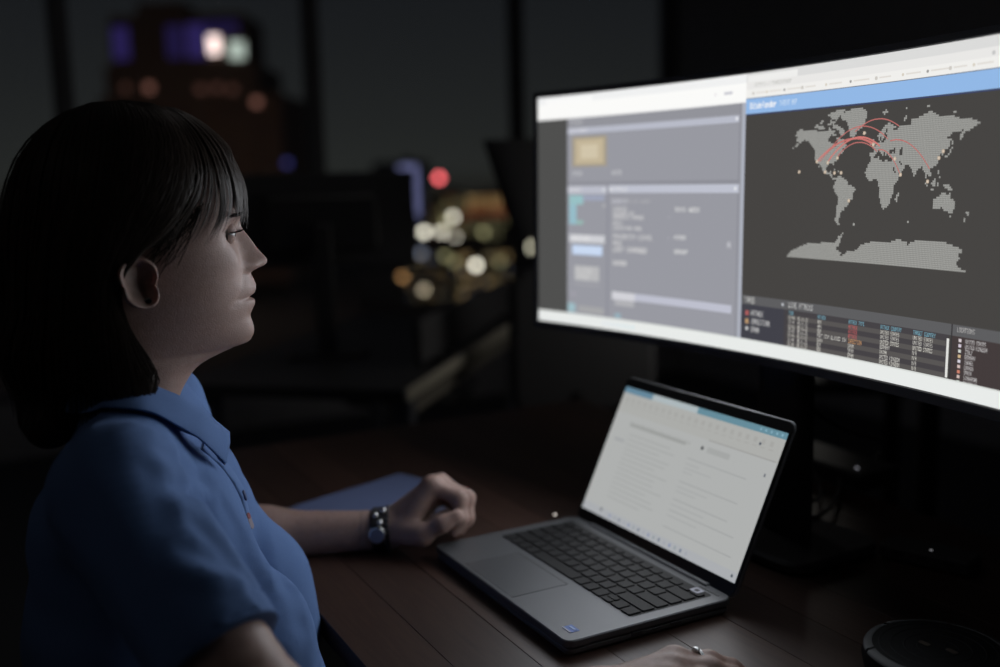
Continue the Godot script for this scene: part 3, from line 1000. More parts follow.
func laptop() -> void:
	var W := 0.321
	var D := 0.212
	var t := thing("laptop", "open grey laptop with a bright email page on its screen", "laptop", Vector3(0.0775, 0.73, -1.1497), Basis(Vector3.UP, -1.0886))
	var alu := mat(Color(0.375, 0.38, 0.39), 0.45, 0.45)
	var g := Geo.new()
	g.slab(rounded(W - 0.004, D - 0.004, 0.010, 5), 0.0, 0.0095, 0.003)
	part(t, "bottom_cover", g, alu)
	var deck := Geo.new()
	deck.slab(rounded(W, D, 0.011, 6), 0.0095, 0.0176, 0.0012)
	part(t, "deck", deck, alu)
	# keyboard well and keys
	var kx0 := -0.1425
	var kz0 := -0.088
	var well := Geo.new()
	well.slab(rounded(0.289, 0.107, 0.003, 3, Vector2(0.0, kz0 + 0.0515)), 0.0174, 0.01775, 0.0)
	part(t, "keyboard_well", well, mat(Color(0.07, 0.07, 0.072), 0.7))
	var keym := mat(Color(0.085, 0.085, 0.09), 0.65, 0.0, 0.35)
	var layout := [
		[1, 1, 1, 1, 1, 1, 1, 1, 1, 1, 1, 1, 1, 1, 1],
		[1, 1, 1, 1, 1, 1, 1, 1, 1, 1, 1, 1, 1, 2],
		[1.5, 1, 1, 1, 1, 1, 1, 1, 1, 1, 1, 1, 1, 1.5],
		[1.75, 1, 1, 1, 1, 1, 1, 1, 1, 1, 1, 1, 2.25],
		[2.25, 1, 1, 1, 1, 1, 1, 1, 1, 1, 1, 2.75],
		[1, 1, 1, 1, 5, 1, 1, 1, -1, 1.0, 1],
	]
	var pitch := 0.019
	var cache := {}
	for r in 6:
		var z := kz0 + 0.0035 + (0.0 if r == 0 else 0.0135 + (r - 1) * 0.0182) + 0.006
		var depth := 0.0105 if r == 0 else 0.0158
		if r > 0:
			z += 0.002
		var x := kx0
		for wd in layout[r]:
			var w: float = absf(wd) * pitch
			var half: bool = r == 5 and wd == -1
			var key_id := "%d_%.2f_%s" % [0 if r == 0 else 1, absf(wd), half]
			if not cache.has(key_id):
				var k := Geo.new()
				k.slab(rounded(w - 0.0028, depth * (0.46 if half else 1.0), 0.0016, 2), 0.0, 0.0016, 0.0004)
				cache[key_id] = k.mesh()
			if half:
				for s in [-1.0, 1.0]:
					part(t, "key", cache[key_id], keym, Vector3(x + w * 0.5, 0.01775, z + s * depth * 0.26))
			else:
				part(t, "key", cache[key_id], keym, Vector3(x + w * 0.5, 0.01775, z))
			x += w
	# touch pad with its groove
	var pad := Geo.new()
	pad.slab(rounded(0.114, 0.070, 0.004, 3), 0.0, 0.0004, 0.0002)
	part(t, "touchpad", pad, mat(Color(0.36, 0.365, 0.375), 0.4, 0.45), Vector3(-0.022, 0.0175, 0.064))
	var groove := Geo.new()
	for q in [[-0.022, 0.0282, 0.116, 0.0008], [-0.0794, 0.064, 0.0008, 0.072], [0.0354, 0.064, 0.0008, 0.072]]:
		groove.box(Vector3(q[0], 0.0177, q[1]), Vector3(q[2], 0.0003, q[3]))
	part(t, "touchpad_groove", groove, mat(Color(0.24, 0.24, 0.245), 0.6))
	# stickers, power key window, ports, and a glowing dot for a bright glint
	var stick := Geo.new()
	stick.slab(rounded(0.016, 0.012, 0.001, 2), 0.0, 0.0003)
	var s1 := part(t, "sticker", stick, mat(Color(0.26, 0.40, 0.70), 0.5), Vector3(0.136, 0.0176, 0.086))
	tag(s1, "small blue and white sticker on the palm rest")
	var mark := Geo.new()
	mark.slab(rounded(0.010, 0.0028, 0.001, 2), 0.0003, 0.0006)
	part(s1, "print", mark, mat(Color(0.55, 0.66, 0.85), 0.5), Vector3(0, 0, -0.0022))
	var mark2 := Geo.new()
	mark2.slab(rounded(0.016, 0.0022, 0.0004, 2), 0.0003, 0.0006)
	part(s1, "print", mark2, mat(Color(0.60, 0.62, 0.70), 0.5), Vector3(0, 0, 0.0048))
	var st2 := Geo.new()
	st2.slab(rounded(0.014, 0.011, 0.002, 2), 0.0, 0.0004)
	var s2 := part(t, "power_key_label", st2, mat(Color(0.66, 0.66, 0.72), 0.5), t.transform.affine_inverse() * on_height(697, 590.5, 0.7494))
	var st3 := Geo.new()
	st3.slab(rounded(0.006, 0.005, 0.001, 2), 0.0004, 0.0007)
	part(s2, "mark", st3, mat(Color(0.10, 0.10, 0.12), 0.5))
	var grille := Geo.new()
	for i in 12:
		grille.box(Vector3(0.118 + 0.0028 * i, 0.0177, -0.0945), Vector3(0.0016, 0.0003, 0.0022))
	part(t, "speaker_grille", grille, mat(Color(0.12, 0.12, 0.125), 0.6))
	for q in [[0.02, 0.014, 0.0055], [-0.005, 0.010, 0.003], [-0.03, 0.014, 0.004]]:
		var port := Geo.new()
		port.box(Vector3(W * 0.5 - 0.0025, 0.006, q[0]), Vector3(0.003, q[2] * 0.9, q[1]), 0.0004)
		part(t, "port", port, mat(Color(0.30, 0.30, 0.31), 0.4, 0.7))
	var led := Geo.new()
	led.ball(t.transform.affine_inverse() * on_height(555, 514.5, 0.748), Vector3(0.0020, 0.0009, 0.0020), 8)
	var le := part(t, "glint_dot", led, glow(Color(1.0, 0.97, 0.93), 1.6))
	tag(le, "small glowing white dot put in for a glint on the laptop edge")
	# lid, opened 115 degrees: local y of the lid runs up along the screen
	var lean := 1.1285
	var up := Vector3(0, sin(lean), -cos(lean))
	var out := Vector3(0, cos(lean), sin(lean))
	var lid_turn := Basis(Vector3.RIGHT, up, out)
	var hinge := Vector3(0, 0.0176, -D * 0.5)
	var lid := Geo.new()
	var LH := 0.205
	var bezel := 0.0142
	var DW := 0.310
	var DH := 0.1743
	var flat := rounded(W, LH, 0.010, 6)
	# slab() lies in x/z: turn it so that its y is the thickness, pointing out of the screen
	lid.slab(flat, -0.0058, -0.0012, 0.0012)
	var flat_turn := Basis(Vector3.RIGHT, out, -up)
	var lm := part(t, "lid", lid, mat(Color(0.42, 0.42, 0.43), 0.35, 0.7), hinge + up * (LH * 0.5 - 0.002), flat_turn)
	var front := Geo.new()
	front.slab(rounded(W - 0.003, LH - 0.003, 0.009, 6), -0.0012, -0.0002, 0.0003)
	part(lm, "bezel", front, mat(Color(0.035, 0.035, 0.037), 0.35))
	var disp := Geo.new()
	var yc := bezel + DH * 0.5 - (LH * 0.5 - 0.002)
	for q in [[-1, 1, 0, 0], [1, 1, 1, 0], [1, -1, 1, 1], [-1, -1, 0, 1]]:
		disp.vert(Vector3(q[0] * DW * 0.5, 0.0, -(yc + q[1] * DH * 0.5)), Vector2(q[2], q[3]))
	disp.quad(0, 1, 2, 3)
	var sc := part(lm, "screen", disp, lit_screen(laptop_picture(), 0.80))
	tag(sc, "lit laptop screen with a pale email page")
	var hg := Geo.new()
	hg.tube([hinge + Vector3(-0.12, -0.003, 0.002), hinge + Vector3(0.12, -0.003, 0.002)], [0.0055, 0.0055], 12)
	part(t, "hinge", hg, alu)
	var l := AreaLight3D.new()
	l.name = "laptop_light"
	l.area_size = Vector2(DW, DH)
	l.light_color = Color(0.97, 0.98, 1.0)
	l.light_energy = 0.019
	l.shadow_enabled = true
	l.area_range = 12.0
	t.add_child(l)
	# an area light shines along its own -z
	l.transform = Transform3D(Basis(Vector3.LEFT, up, -out), hinge + up * (bezel + DH * 0.5) + out * 0.006)


# ---------------------------------------------------------------- the woman
# Her own axes: x to her right, y up from the floor, -z the way she sits. Her head is turned 3.6 degrees further.
const HEAD_AT := Vector3(0.0, 1.1174, 0.0)      # between the ear canals
var person_frame: Transform3D
var head_turn: Basis


func tab(keys: Array, vals: Array, x: float) -> float:
	var n := keys.size()
	if x <= keys[0]:
		return vals[0]
	if x >= keys[n - 1]:
		return vals[n - 1]
	var i := 0
	while x > keys[i + 1]:
		i += 1
	var x0: float = keys[i]
	var x1: float = keys[i + 1]
	var y0: float = vals[i]
	var y1: float = vals[i + 1]
	var d := (y1 - y0) / (x1 - x0)
	var m0 := d
	var m1 := d
	if i > 0:
		m0 = 0.5 * (d + (y0 - float(vals[i - 1])) / (x0 - float(keys[i - 1])))
	if i < n - 2:
		m1 = 0.5 * (d + (float(vals[i + 2]) - y1) / (float(keys[i + 2]) - x1))
	var t := (x - x0) / (x1 - x0)
	var h := x1 - x0
	return y0 * (2 * t * t * t - 3 * t * t + 1) + m0 * h * (t * t * t - 2 * t * t + t) + y1 * (3 * t * t - 2 * t * t * t) + m1 * h * (t * t * t - t * t)


# a point of the head given forward, up and to the right of the middle between the ears
func hp(a: float, u: float, r: float) -> Vector3:
	return HEAD_AT + head_turn * Vector3(r, u, -a)


func bump(x: float, y: float, cx: float, cy: float, sx: float, sy: float) -> float:
	var dx := (x - cx) / sx
	var dy := (y - cy) / sy
	return exp(-dx * dx - dy * dy)


const HU := [-0.170, -0.135, -0.105, -0.0868, -0.0794, -0.0747, -0.070, -0.060, -0.045, -0.030, -0.010, 0.010, 0.030, 0.046, 0.060, 0.085, 0.105, 0.125, 0.140, 0.149]
const HF := [0.012, 0.024, 0.037, 0.055, 0.074, 0.087, 0.093, 0.0985, 0.098, 0.099, 0.0985, 0.097, 0.0935, 0.0955, 0.1000, 0.0985, 0.090, 0.070, 0.042, 0.006]
const HB := [-0.062, -0.064, -0.070, -0.067, -0.066, -0.066, -0.066, -0.066, -0.068, -0.072, -0.078, -0.085, -0.090, -0.093, -0.094, -0.093, -0.088, -0.073, -0.048, -0.010]
const HW := [0.044, 0.048, 0.052, 0.0515, 0.0515, 0.0515, 0.052, 0.0535, 0.0575, 0.0615, 0.066, 0.0695, 0.0715, 0.0728, 0.0735, 0.073, 0.067, 0.056, 0.038, 0.008]
const HP := [2.0, 2.0, 2.0, 1.8, 1.5, 1.35, 1.42, 1.6, 1.8, 2.0, 2.2, 2.35, 2.5, 2.55, 2.5, 2.3, 2.2, 2.1, 2.0, 2.0]
const PU := [-0.0747, -0.0715, -0.0660, -0.0598, -0.0520, -0.0437, -0.0375, -0.0318, -0.0275, -0.0250, -0.0215, -0.0147, -0.0070, -0.0005, 0.0022, 0.0060, 0.0115, 0.0165, 0.0220, 0.0334, 0.0457, 0.0576, 0.07]
const PF := [0.0884, 0.0996, 0.1052, 0.1074, 0.1066, 0.1046, 0.1072, 0.1099, 0.1092, 0.1066, 0.1098, 0.1120, 0.1098, 0.1082, 0.1130, 0.1222, 0.1246, 0.1210, 0.1164, 0.1091, 0.1012, 0.1005, 0.1]
const PS := [0.022, 0.022, 0.022, 0.022, 0.024, 0.026, 0.022, 0.020, 0.020, 0.020, 0.020, 0.020, 0.018, 0.0155, 0.0145, 0.0135, 0.0125, 0.0115, 0.0105, 0.009, 0.009, 0.012, 0.02]


func head_surface(phi: float, u: float) -> Vector3:
	var af := tab(HU, HF, u)
	var ab := tab(HU, HB, u)
	var w := tab(HU, HW, u)
	var ac: float = lerpf(-0.018, -0.004, smoothstep(-0.09, 0.03, u))
	var cf := cos(phi)
	var sf := sin(phi)
	var pw := tab(HU, HP, u) if cf >= 0.0 else 2.2
	var ex := (af - ac) if cf >= 0.0 else (ac - ab)
	var rho: float = pow(pow(absf(cf / ex), pw) + pow(absf(sf / w), pw), -1.0 / pw)
	var a := ac + rho * cf
	var r := rho * sf
	if cf > 0.0 and u > -0.0747 and u < 0.07:
		var f := tab(PU, PF, u) - af
		var sg := tab(PU, PS, u)
		var q := r / sg
		a += f * exp(-q * q) * smoothstep(0.0, 0.3, cf)
		var ra := absf(r)
		# nose wings, eye sockets, cheek bones, the fold from nose to mouth, mouth corners
		a += 0.0055 * bump(ra, u, 0.0140, 0.0070, 0.0055, 0.0062)
		a -= 0.0095 * bump(ra, u, 0.0310, 0.0415, 0.0150, 0.0105)
		a -= 0.0035 * bump(ra, u, 0.0120, 0.0440, 0.0060, 0.0090)
		a += 0.0030 * bump(ra, u, 0.0400, 0.0150, 0.0140, 0.0120)
		a += 0.0018 * bump(ra, u, 0.0300, 0.0580, 0.0180, 0.0060)
		var fold := Geometry2D.get_closest_point_to_segment(Vector2(ra, u), Vector2(0.019, 0.004), Vector2(0.031, -0.030)).distance_to(Vector2(ra, u))
		a -= 0.0011 * exp(-fold * fold / 0.00001)
		a -= 0.0014 * bump(ra, u, 0.0240, -0.0265, 0.0060, 0.0060)
		if ra < 0.026:
			var ml := (u + 0.0250 + 0.0016 * pow(ra / 0.024, 2.0)) / 0.0016
			a -= 0.0022 * exp(-ml * ml) * (1.0 - pow(ra / 0.026, 4.0))
	return hp(a, u, r)


func add_head(g: Geo) -> void:
	var us := []
	var u := -0.168
	while u < 0.148:
		us.append(u)
		u += 0.0013 if u > -0.085 and u < 0.062 else 0.004
	us.append(0.1485)
	var rows := []
	var n := 220
	for q in us:
		var row := []
		for i in n:
			var t := 2.0 * i / n - 1.0
			var phi := PI * signf(t) * (0.40 * absf(t) + 0.60 * pow(absf(t), 2.1))
			row.append(head_surface(phi, q))
		rows.append(row)
	var cap := []
	for i in n:
		cap.append(hp(-0.002, 0.150, 0.0))
	rows.append(cap)
	g.skin(rows, true, true)
	# eyelids: two shells over each eyeball, almost closed as she looks at the screen
	for s in [-1.0, 1.0]:
		var c := Vector3(s * 0.0310, 0.0408, -0.0775)
		for lid in [[0.12, 1.25], [-1.25, -0.24]]:
			var rw := []
			for i in 9:
				var la: float = lerpf(lid[0], lid[1], i / 8.0)
				var row := []
				for k in 17:
					var lo := lerpf(-1.35, 1.35, k / 16.0)
					var squeeze: float = 1.0 - 0.75 * pow(absf(lo) / 1.35, 2.0)
					var edge: float = la if i > 0 or lid[0] < -1.0 else la * squeeze
					if lid[0] < -1.0 and i == 8:
						edge = la * squeeze
					row.append(HEAD_AT + head_turn * (c + 0.0133 * Vector3(cos(edge) * sin(lo), sin(edge), -cos(edge) * cos(lo))))
				rw.append(row)
			g.skin(rw, false, false)
	# ears
	for s in [-1.0, 1.0]:
		add_ear(g, s)


func add_ear(g: Geo, s: float) -> void:
	# the ear as a shallow dish: polar outline, raised rim, hollow, lobe
	var rows := []
	for j in 13:
		var q := j / 12.0
		var row := []
		for i in 40:
			var an := TAU * i / 40
			# 0 = forward, quarter = up
			var rad := 0.0165 + 0.0135 * pow(absf(sin(an)), 1.5)
			if sin(an) < 0.0:
				rad = 0.0150 + 0.0120 * pow(absf(sin(an)), 1.8)
			if cos(an) < 0.0:
				rad += 0.0035 * absf(cos(an))
			else:
				rad -= 0.0040 * cos(an)
			var rim := exp(-pow((q - 0.86) / 0.13, 2.0)) * (1.0 if sin(an) > -0.6 else 0.75)
			var lobe := smoothstep(-0.5, -1.0, sin(an)) * 0.004 * smoothstep(0.3, 0.7, q)
			var hollow := exp(-pow(q / 0.45, 2.0)) * 0.0042
			var h := 0.0035 + 0.0060 * rim - hollow + lobe
			if j == 12:
				h = -0.004
			row.append(Vector3(rad * q * cos(an), rad * q * sin(an), h))
		rows.append(row)
	var out := []
	for row in rows:
		var o := []
		for p in row:
			# tilt: ears stand off the head at the back
			var fwd: float = p.x
			var lat: float = 0.0735 + p.z + maxf(0.0, -fwd) * 0.60 + 0.002
			o.append(hp(-0.0030 + fwd - 0.10 * p.y, 0.0010 + p.y * 0.86, s * lat))
		out.append(o)
	g.skin(out, true, s < 0.0)


func finger(f: Field, pts: Array, r0: float, r1: float) -> void:
	var rad := []
	for i in pts.size():
		rad.append(lerpf(r0, r1, float(i) / (pts.size() - 1)))
	f.chain(pts, rad)


func person() -> void:
	person_frame = Transform3D(room_basis, Vector3(-0.3479, 0.0, -0.9894))
	head_turn = Basis(Vector3.UP, deg_to_rad(-3.6))
	var inv := person_frame.affine_inverse()
	var at := func(x: float, y: float, deep: float) -> Vector3: return inv * px(x, y, deep)
	var root := thing("person", "woman with dark shoulder-length hair in a blue polo shirt facing the curved monitor", "person", person_frame.origin, room_basis)
	var skin := mat(Color(0.68, 0.585, 0.55), 0.48, 0.0, 0.4)
	skin.subsurf_scatter_enabled = true
	skin.subsurf_scatter_strength = 0.06
	skin.albedo_texture = noise_tex(512, 0.03, 4, [Color(0.90, 0.86, 0.85), Color(1.0, 0.98, 0.97)], 21)
	skin.uv1_triplanar = true
	skin.uv1_scale = Vector3(8, 8, 8)
	skin.heightmap_enabled = true
	skin.heightmap_texture = noise_tex(512, 0.12, 3, [], 22)
	skin.heightmap_scale = 0.03
	M.skin = skin
	# joints
	var sr := Vector3(0.150, 0.952, 0.054)
	var er: Vector3 = at.call(284, 748, 0.765)
	var wr: Vector3 = at.call(600, 698, 0.91)
	var sl := Vector3(-0.158, 0.955, -0.028)
	var el: Vector3 = at.call(205, 540, 1.335)
	var wl: Vector3 = at.call(388, 529, 1.335)
	var body := Geo.new()
	# --- torso and arms
	var f := Field.new()
	f.k = 0.03
	f.bone(sl.lerp(sr, 0.25) - Vector3(0, 0.05, 0), sl.lerp(sr, 0.75) - Vector3(0, 0.05, 0), 0.050, 0.050)
	f.bone(Vector3(-0.05, 0.62, 0.0), Vector3(0.05, 0.62, 0.0), 0.09, 0.09)
	f.bone(Vector3(0, 0.89, 0.005), Vector3(0, 0.62, 0.0), 0.055, 0.08)
	f.bone(Vector3(0, 0.985, 0.012), Vector3(0, 0.90, 0.015), 0.044, 0.050)
	f.chain([sr, er], [0.040, 0.040])
	f.chain([er, er.lerp(wr, 0.3), wr], [0.039, 0.037, 0.0255])
	f.chain([sl, el], [0.040, 0.040])
	f.chain([el, el.lerp(wl, 0.3), wl], [0.038, 0.0345, 0.0245])
	f.net(Vector3(-0.50, 0.49, -0.62), Vector3(0.34, 1.06, 0.16), 0.011, body)
	# --- left hand, loosely curled, its little-finger side on the desk
	var lh := Field.new()
	lh.k = 0.008
	var fl := [
		[at.call(432, 486, 1.325), at.call(460, 499, 1.315), at.call(461, 519, 1.31), at.call(454, 531, 1.308)],
		[at.call(440, 483, 1.345), at.call(467, 498, 1.342), at.call(467, 518, 1.336), at.call(459, 530, 1.332)],
		[at.call(441, 488, 1.365), at.call(465, 501, 1.365), at.call(464, 519, 1.358), at.call(455, 529, 1.352)],
		[at.call(440, 495, 1.382), at.call(459, 507, 1.385), at.call(458, 521, 1.38), at.call(450, 530, 1.375)],
	]
	var fr := [0.0096, 0.0098, 0.0094, 0.0084]
	for i in 4:
		lh.bone(wl, fl[i][0], 0.020, 0.0125)
		finger(lh, fl[i], fr[i] + 0.0012, fr[i] - 0.0018)
	var th := [at.call(404, 532, 1.315), at.call(422, 535, 1.300), at.call(442, 524, 1.292), at.call(456, 516, 1.294)]
	lh.bone(wl, th[1], 0.020, 0.0130)
	lh.bone(th[0], fl[0][0], 0.014, 0.0115)
	finger(lh, th, 0.0135, 0.0085)
	lh.bone(el.lerp(wl, 0.88), wl, 0.0262, 0.0240)
	lh.net(_lo(lh) - Vector3.ONE * 0.03, _hi(lh) + Vector3.ONE * 0.03, 0.0028, body)
	# --- right hand, resting on the desk beside the laptop
	var rh := Field.new()
	rh.k = 0.008
	var gr := [
		[at.call(674, 661, 0.950), at.call(709, 662, 0.965), at.call(731, 669, 0.970), at.call(746, 677, 0.973)],
		[at.call(672, 669, 0.930), at.call(710, 670, 0.945), at.call(734, 678, 0.950), at.call(750, 686, 0.950)],
		[at.call(668, 680, 0.912), at.call(705, 682, 0.922), at.call(728, 690, 0.926), at.call(742, 697, 0.926)],
		[at.call(660, 692, 0.896), at.call(692, 696, 0.904), at.call(709, 702, 0.908), at.call(721, 708, 0.908)],
	]
	for i in 4:
		rh.bone(wr, gr[i][0], 0.021, 0.0125)
		finger(rh, gr[i], fr[i] + 0.0012, fr[i] - 0.0018)
	var tr := [at.call(622, 694, 0.945), at.call(652, 684, 0.975), at.call(680, 678, 0.995), at.call(702, 677, 1.005)]
	rh.bone(wr, tr[1], 0.020, 0.0125)
	rh.bone(tr[0], gr[0][0], 0.014, 0.0115)
	finger(rh, tr, 0.0135, 0.0085)
	rh.bone(er.lerp(wr, 0.88), wr, 0.0265, 0.0250)
	rh.net(_lo(rh) - Vector3.ONE * 0.03, _hi(rh) + Vector3.ONE * 0.03, 0.0030, body)
	add_head(body)
	var bm := part(root, "body", body, skin)
	tag(bm, "pale skin of face, neck, arms and hands")
	add_eyes(root)
	add_hair(root)
	add_shirt(root, sr, er, sl, el)
	add_trousers(root)
	add_jewellery(root, el, wl, gr)
	office_chair()


func _lo(f: Field) -> Vector3:
	var r := f.A[0]
	for i in f.A.size():
		r = r.min(f.A[i]).min(f.A[i] + f.BA[i])
	return r


func _hi(f: Field) -> Vector3:
	var r := f.A[0]
	for i in f.A.size():
		r = r.max(f.A[i]).max(f.A[i] + f.BA[i])
	return r


func add_eyes(root: Node3D) -> void:
	for s in [-1.0, 1.0]:
		var g := Geo.new()
		g.ball(Vector3.ZERO, Vector3.ONE * 0.0122, 14)
		var e := part(root, "eye", g, mat(Color(0.42, 0.40, 0.39), 0.25), HEAD_AT + head_turn * Vector3(s * 0.0310, 0.0408, -0.0775), head_turn)
		var iris := Geo.new()
		iris.ball(Vector3(0, 0, -0.0080), Vector3(0.0058, 0.0058, 0.0046), 12)
		part(e, "iris", iris, mat(Color(0.10, 0.07, 0.05), 0.1))
		# upper lashes and eyebrow
		var la := Geo.new()
		for k in 22:
			var lo: float = lerpf(-1.0, 1.15, k / 21.0) * s
			var sq: float = 1.0 - 0.75 * pow(absf(lo) / 1.35, 2.0)
			var d := Vector3(cos(0.12 * sq) * sin(lo), sin(0.12 * sq), -cos(0.12 * sq) * cos(lo))
			var p := d * 0.0134
			la.tube([p, p + d * 0.004 + Vector3(0, -0.0006, 0), p + d * 0.0075 + Vector3(0, 0.0006, 0)], [0.0004, 0.0003, 0.0001], 4)
		part(e, "eyelashes", la, mat(Color(0.05, 0.045, 0.045), 0.6))
	for s in [-1.0, 1.0]:
		var br := Geo.new()
		for k in 60:
			var t := k / 59.0
			var r := lerpf(0.012, 0.047, t)
			var u := 0.0565 + 0.004 * sin(t * PI * 0.7) - 0.003 * t + rng.randf_range(-0.0018, 0.0018)
			var phi: float = atan2(r, 0.1 - 0.9 * r * r / 0.1) * s
			var p := head_surface(phi, u)
			var q := p + head_turn * Vector3(s * 0.005, 0.0015, -0.0012)
			br.tube([p, p.lerp(q, 0.5) + head_turn * Vector3(0, 0, -0.0008), q], [0.00045, 0.0004, 0.0001], 4)
		var bo := part(root, "eyebrow", br, mat(Color(0.08, 0.07, 0.065), 0.6))
		bo.set_meta("kind", "stuff")


func add_shirt(root: Node3D, sr: Vector3, er: Vector3, sl: Vector3, el: Vector3) -> void:
	var cloth := mat(Color(0.415, 0.53, 0.725), 0.85, 0.0, 0.25)
	cloth.albedo_texture = noise_tex(256, 0.25, 2, [Color(0.86, 0.86, 0.88), Color(1, 1, 1)], 31)
	cloth.uv1_triplanar = true
	cloth.uv1_scale = Vector3(14, 14, 14)
	cloth.heightmap_enabled = true
	cloth.heightmap_texture = noise_tex(256, 0.35, 1, [], 33, FastNoiseLite.TYPE_CELLULAR)
	cloth.heightmap_scale = 0.04
	cloth.rim_enabled = true
	cloth.rim = 0.15
	cloth.rim_tint = 0.7
	M.cloth = cloth
	var f := Field.new()
	f.k = 0.028
	# the trunk is turned a little towards the camera
	var tw := Basis(Vector3.UP, deg_to_rad(-16.0))
	f.bone(tw * Vector3(-0.088, 0.890, 0.016), tw * Vector3(0.088, 0.890, 0.016), 0.084, 0.084)
	f.bone(tw * Vector3(-0.04, 0.870, -0.014), tw * Vector3(0.04, 0.870, -0.014), 0.070, 0.070)
	f.bone(tw * Vector3(-0.085, 0.80, 0.02), tw * Vector3(0.085, 0.80, 0.02), 0.092, 0.092)
	for s in [-1.0, 1.0]:
		f.bone(tw * Vector3(s * 0.072, 0.765, -0.080), tw * Vector3(s * 0.066, 0.722, -0.080), 0.066, 0.077)
		f.bone(tw * Vector3(s * 0.060, 0.885, -0.020), tw * Vector3(s * 0.070, 0.770, -0.076), 0.050, 0.062)
	f.bone(Vector3(0, 0.978, 0.022), sr + Vector3(-0.022, 0.004, -0.010), 0.045, 0.046)
	f.bone(Vector3(0, 0.970, 0.026), sl + Vector3(0.022, -0.004, 0.004), 0.040, 0.044)
	f.bone(tw * Vector3(-0.055, 0.62, -0.018), tw * Vector3(0.055, 0.62, -0.018), 0.132, 0.132)
	f.bone(Vector3(-0.07, 0.50, 0.01), Vector3(0.07, 0.50, 0.01), 0.130, 0.130)
	var hr := sr.lerp(er, 0.66)
	var hl := sl.lerp(el, 0.60)
	f.bone(sr, sr.lerp(er, 0.8), 0.054, 0.0515)
	f.bone(sl, sl.lerp(el, 0.8), 0.058, 0.0525)
	var ar := (er - sr).normalized()
	var al := (el - sl).normalized()
	# folds of the cloth, found on the surface along lines of sight
	var all := PackedInt32Array(range(f.A.size()))
	var inv := person_frame.affine_inverse()
	var hit := func(x: float, y: float) -> Vector3:
		var o: Vector3 = inv * CAM
		var d: Vector3 = inv.basis * ray(x, y)
		var t := 0.55
		for i in 60:
			t += maxf(f.at(o + d * t, all), 0.0) * 0.9
		return o + d * t
	var creases := []
	for q in [
		[[176, 484, 214, 513, 243, 548, 266, 592], 0.0075, 0.0085], [[226, 506, 248, 541], 0.0055, 0.007], [[196, 520, 232, 556, 252, 590], 0.006, 0.0055],
		[[178, 570, 215, 580, 245, 583], -0.006, 0.004], [[165, 452, 205, 478], 0.007, 0.005],
		[[266, 602, 288, 584], 0.005, 0.005], [[276, 642, 302, 624], 0.006, 0.004], [[188, 545, 224, 562], 0.006, 0.005], [[150, 470, 168, 520], 0.008, 0.005],
		[[236, 575, 258, 612], -0.006, 0.003],
	]:
		for i in range(0, q[0].size() - 2, 2):
			creases.append([hit.call(q[0][i], q[0][i + 1]), hit.call(q[0][i + 2], q[0][i + 3]), absf(q[1]), q[2] * signf(q[1])])
	f.change = func(p: Vector3, d: float) -> float:
		for c in creases:
			var ab: Vector3 = c[1] - c[0]
			var h := clampf((p - c[0]).dot(ab) / ab.length_squared(), 0.0, 1.0)
			var q: float = (p - c[0] - ab * h).length() / (c[2] * 1.5)
			if q < 2.2:
				d += c[3] * exp(-q * q)
		# soft drape
		d += 0.0016 * sin(p.x * 71.0 + p.y * 95.0 + 2.0 * sin(p.z * 60.0)) * sin(p.y * 38.0 - p.z * 45.0)
		# hems of the sleeves, lower end tucked in
		d = maxf(d, (p - hr).dot(ar) * (1.0 if (p - sr).dot(ar) > 0.03 and p.x > 0.1 else -1.0) if p.x > 0.1 and (p - sr).dot(ar) > 0.05 and (p - sr - ar * (p - sr).dot(ar)).length() < 0.09 else d)
		d = maxf(d, (p - hl).dot(al) if p.x < -0.1 and (p - sl).dot(al) > 0.05 and (p - sl - al * (p - sl).dot(al)).length() < 0.09 else d)
		return maxf(d, 0.51 - p.y)
	var g := Geo.new()
	f.net(Vector3(-0.36, 0.50, -0.26), Vector3(0.34, 1.06, 0.16), 0.0065, g)
	var sh := part(root, "polo_shirt", g, cloth)
	tag(sh, "blue short-sleeved polo shirt")
	# stitched hem band of the near sleeve
	for q in [[hr, ar, 0.0515], [hl, al, 0.0515]]:
		var band := Geo.new()
		var side: Vector3 = q[1].cross(Vector3.UP).normalized()
		var upv: Vector3 = side.cross(q[1]).normalized()
		var rows := []
		for e in [[-0.022, -0.0025], [-0.020, -0.0010], [-0.001, -0.0006], [0.001, -0.0014], [0.0005, -0.007]]:
			var row := []
			for k in 40:
				var an := TAU * k / 40
				row.append(q[0] + q[1] * e[0] + (side * cos(an) + upv * sin(an)) * (q[2] + e[1] - e[0] * 0.06))
			rows.append(row)
		band.skin(rows, true, true)
		part(sh, "sleeve_hem", band, cloth)
	# collar: from the back of the neck round to the two front points
	var line := [
		# inner stand, fold, middle, outer edge
		[Vector3(0.0, 1.000, 0.066), Vector3(0.0, 1.040, 0.070), Vector3(0.0, 1.022, 0.084), Vector3(0.0, 0.998, 0.094)],
		[Vector3(0.040, 0.998, 0.050), Vector3(0.042, 1.036, 0.053), Vector3(0.060, 1.024, 0.066), Vector3(0.075, 1.006, 0.070)],
		[Vector3(0.056, 0.990, 0.012), Vector3(0.0585, 1.026, 0.010), Vector3(0.080, 1.022, 0.020), Vector3(0.103, 1.010, 0.028)],
		[Vector3(0.052, 0.975, -0.018), Vector3(0.0530, 1.009, -0.020), Vector3(0.075, 1.003, -0.014), Vector3(0.096, 0.994, -0.002)],
		[Vector3(0.042, 0.960, -0.042), Vector3(0.0430, 0.990, -0.042), Vector3(0.062, 0.984, -0.040), Vector3(0.080, 0.971, -0.030)],
		[Vector3(0.026, 0.944, -0.064), Vector3(0.0250, 0.963, -0.069), Vector3(0.038, 0.952, -0.066), Vector3(0.053, 0.936, -0.058)],
	]
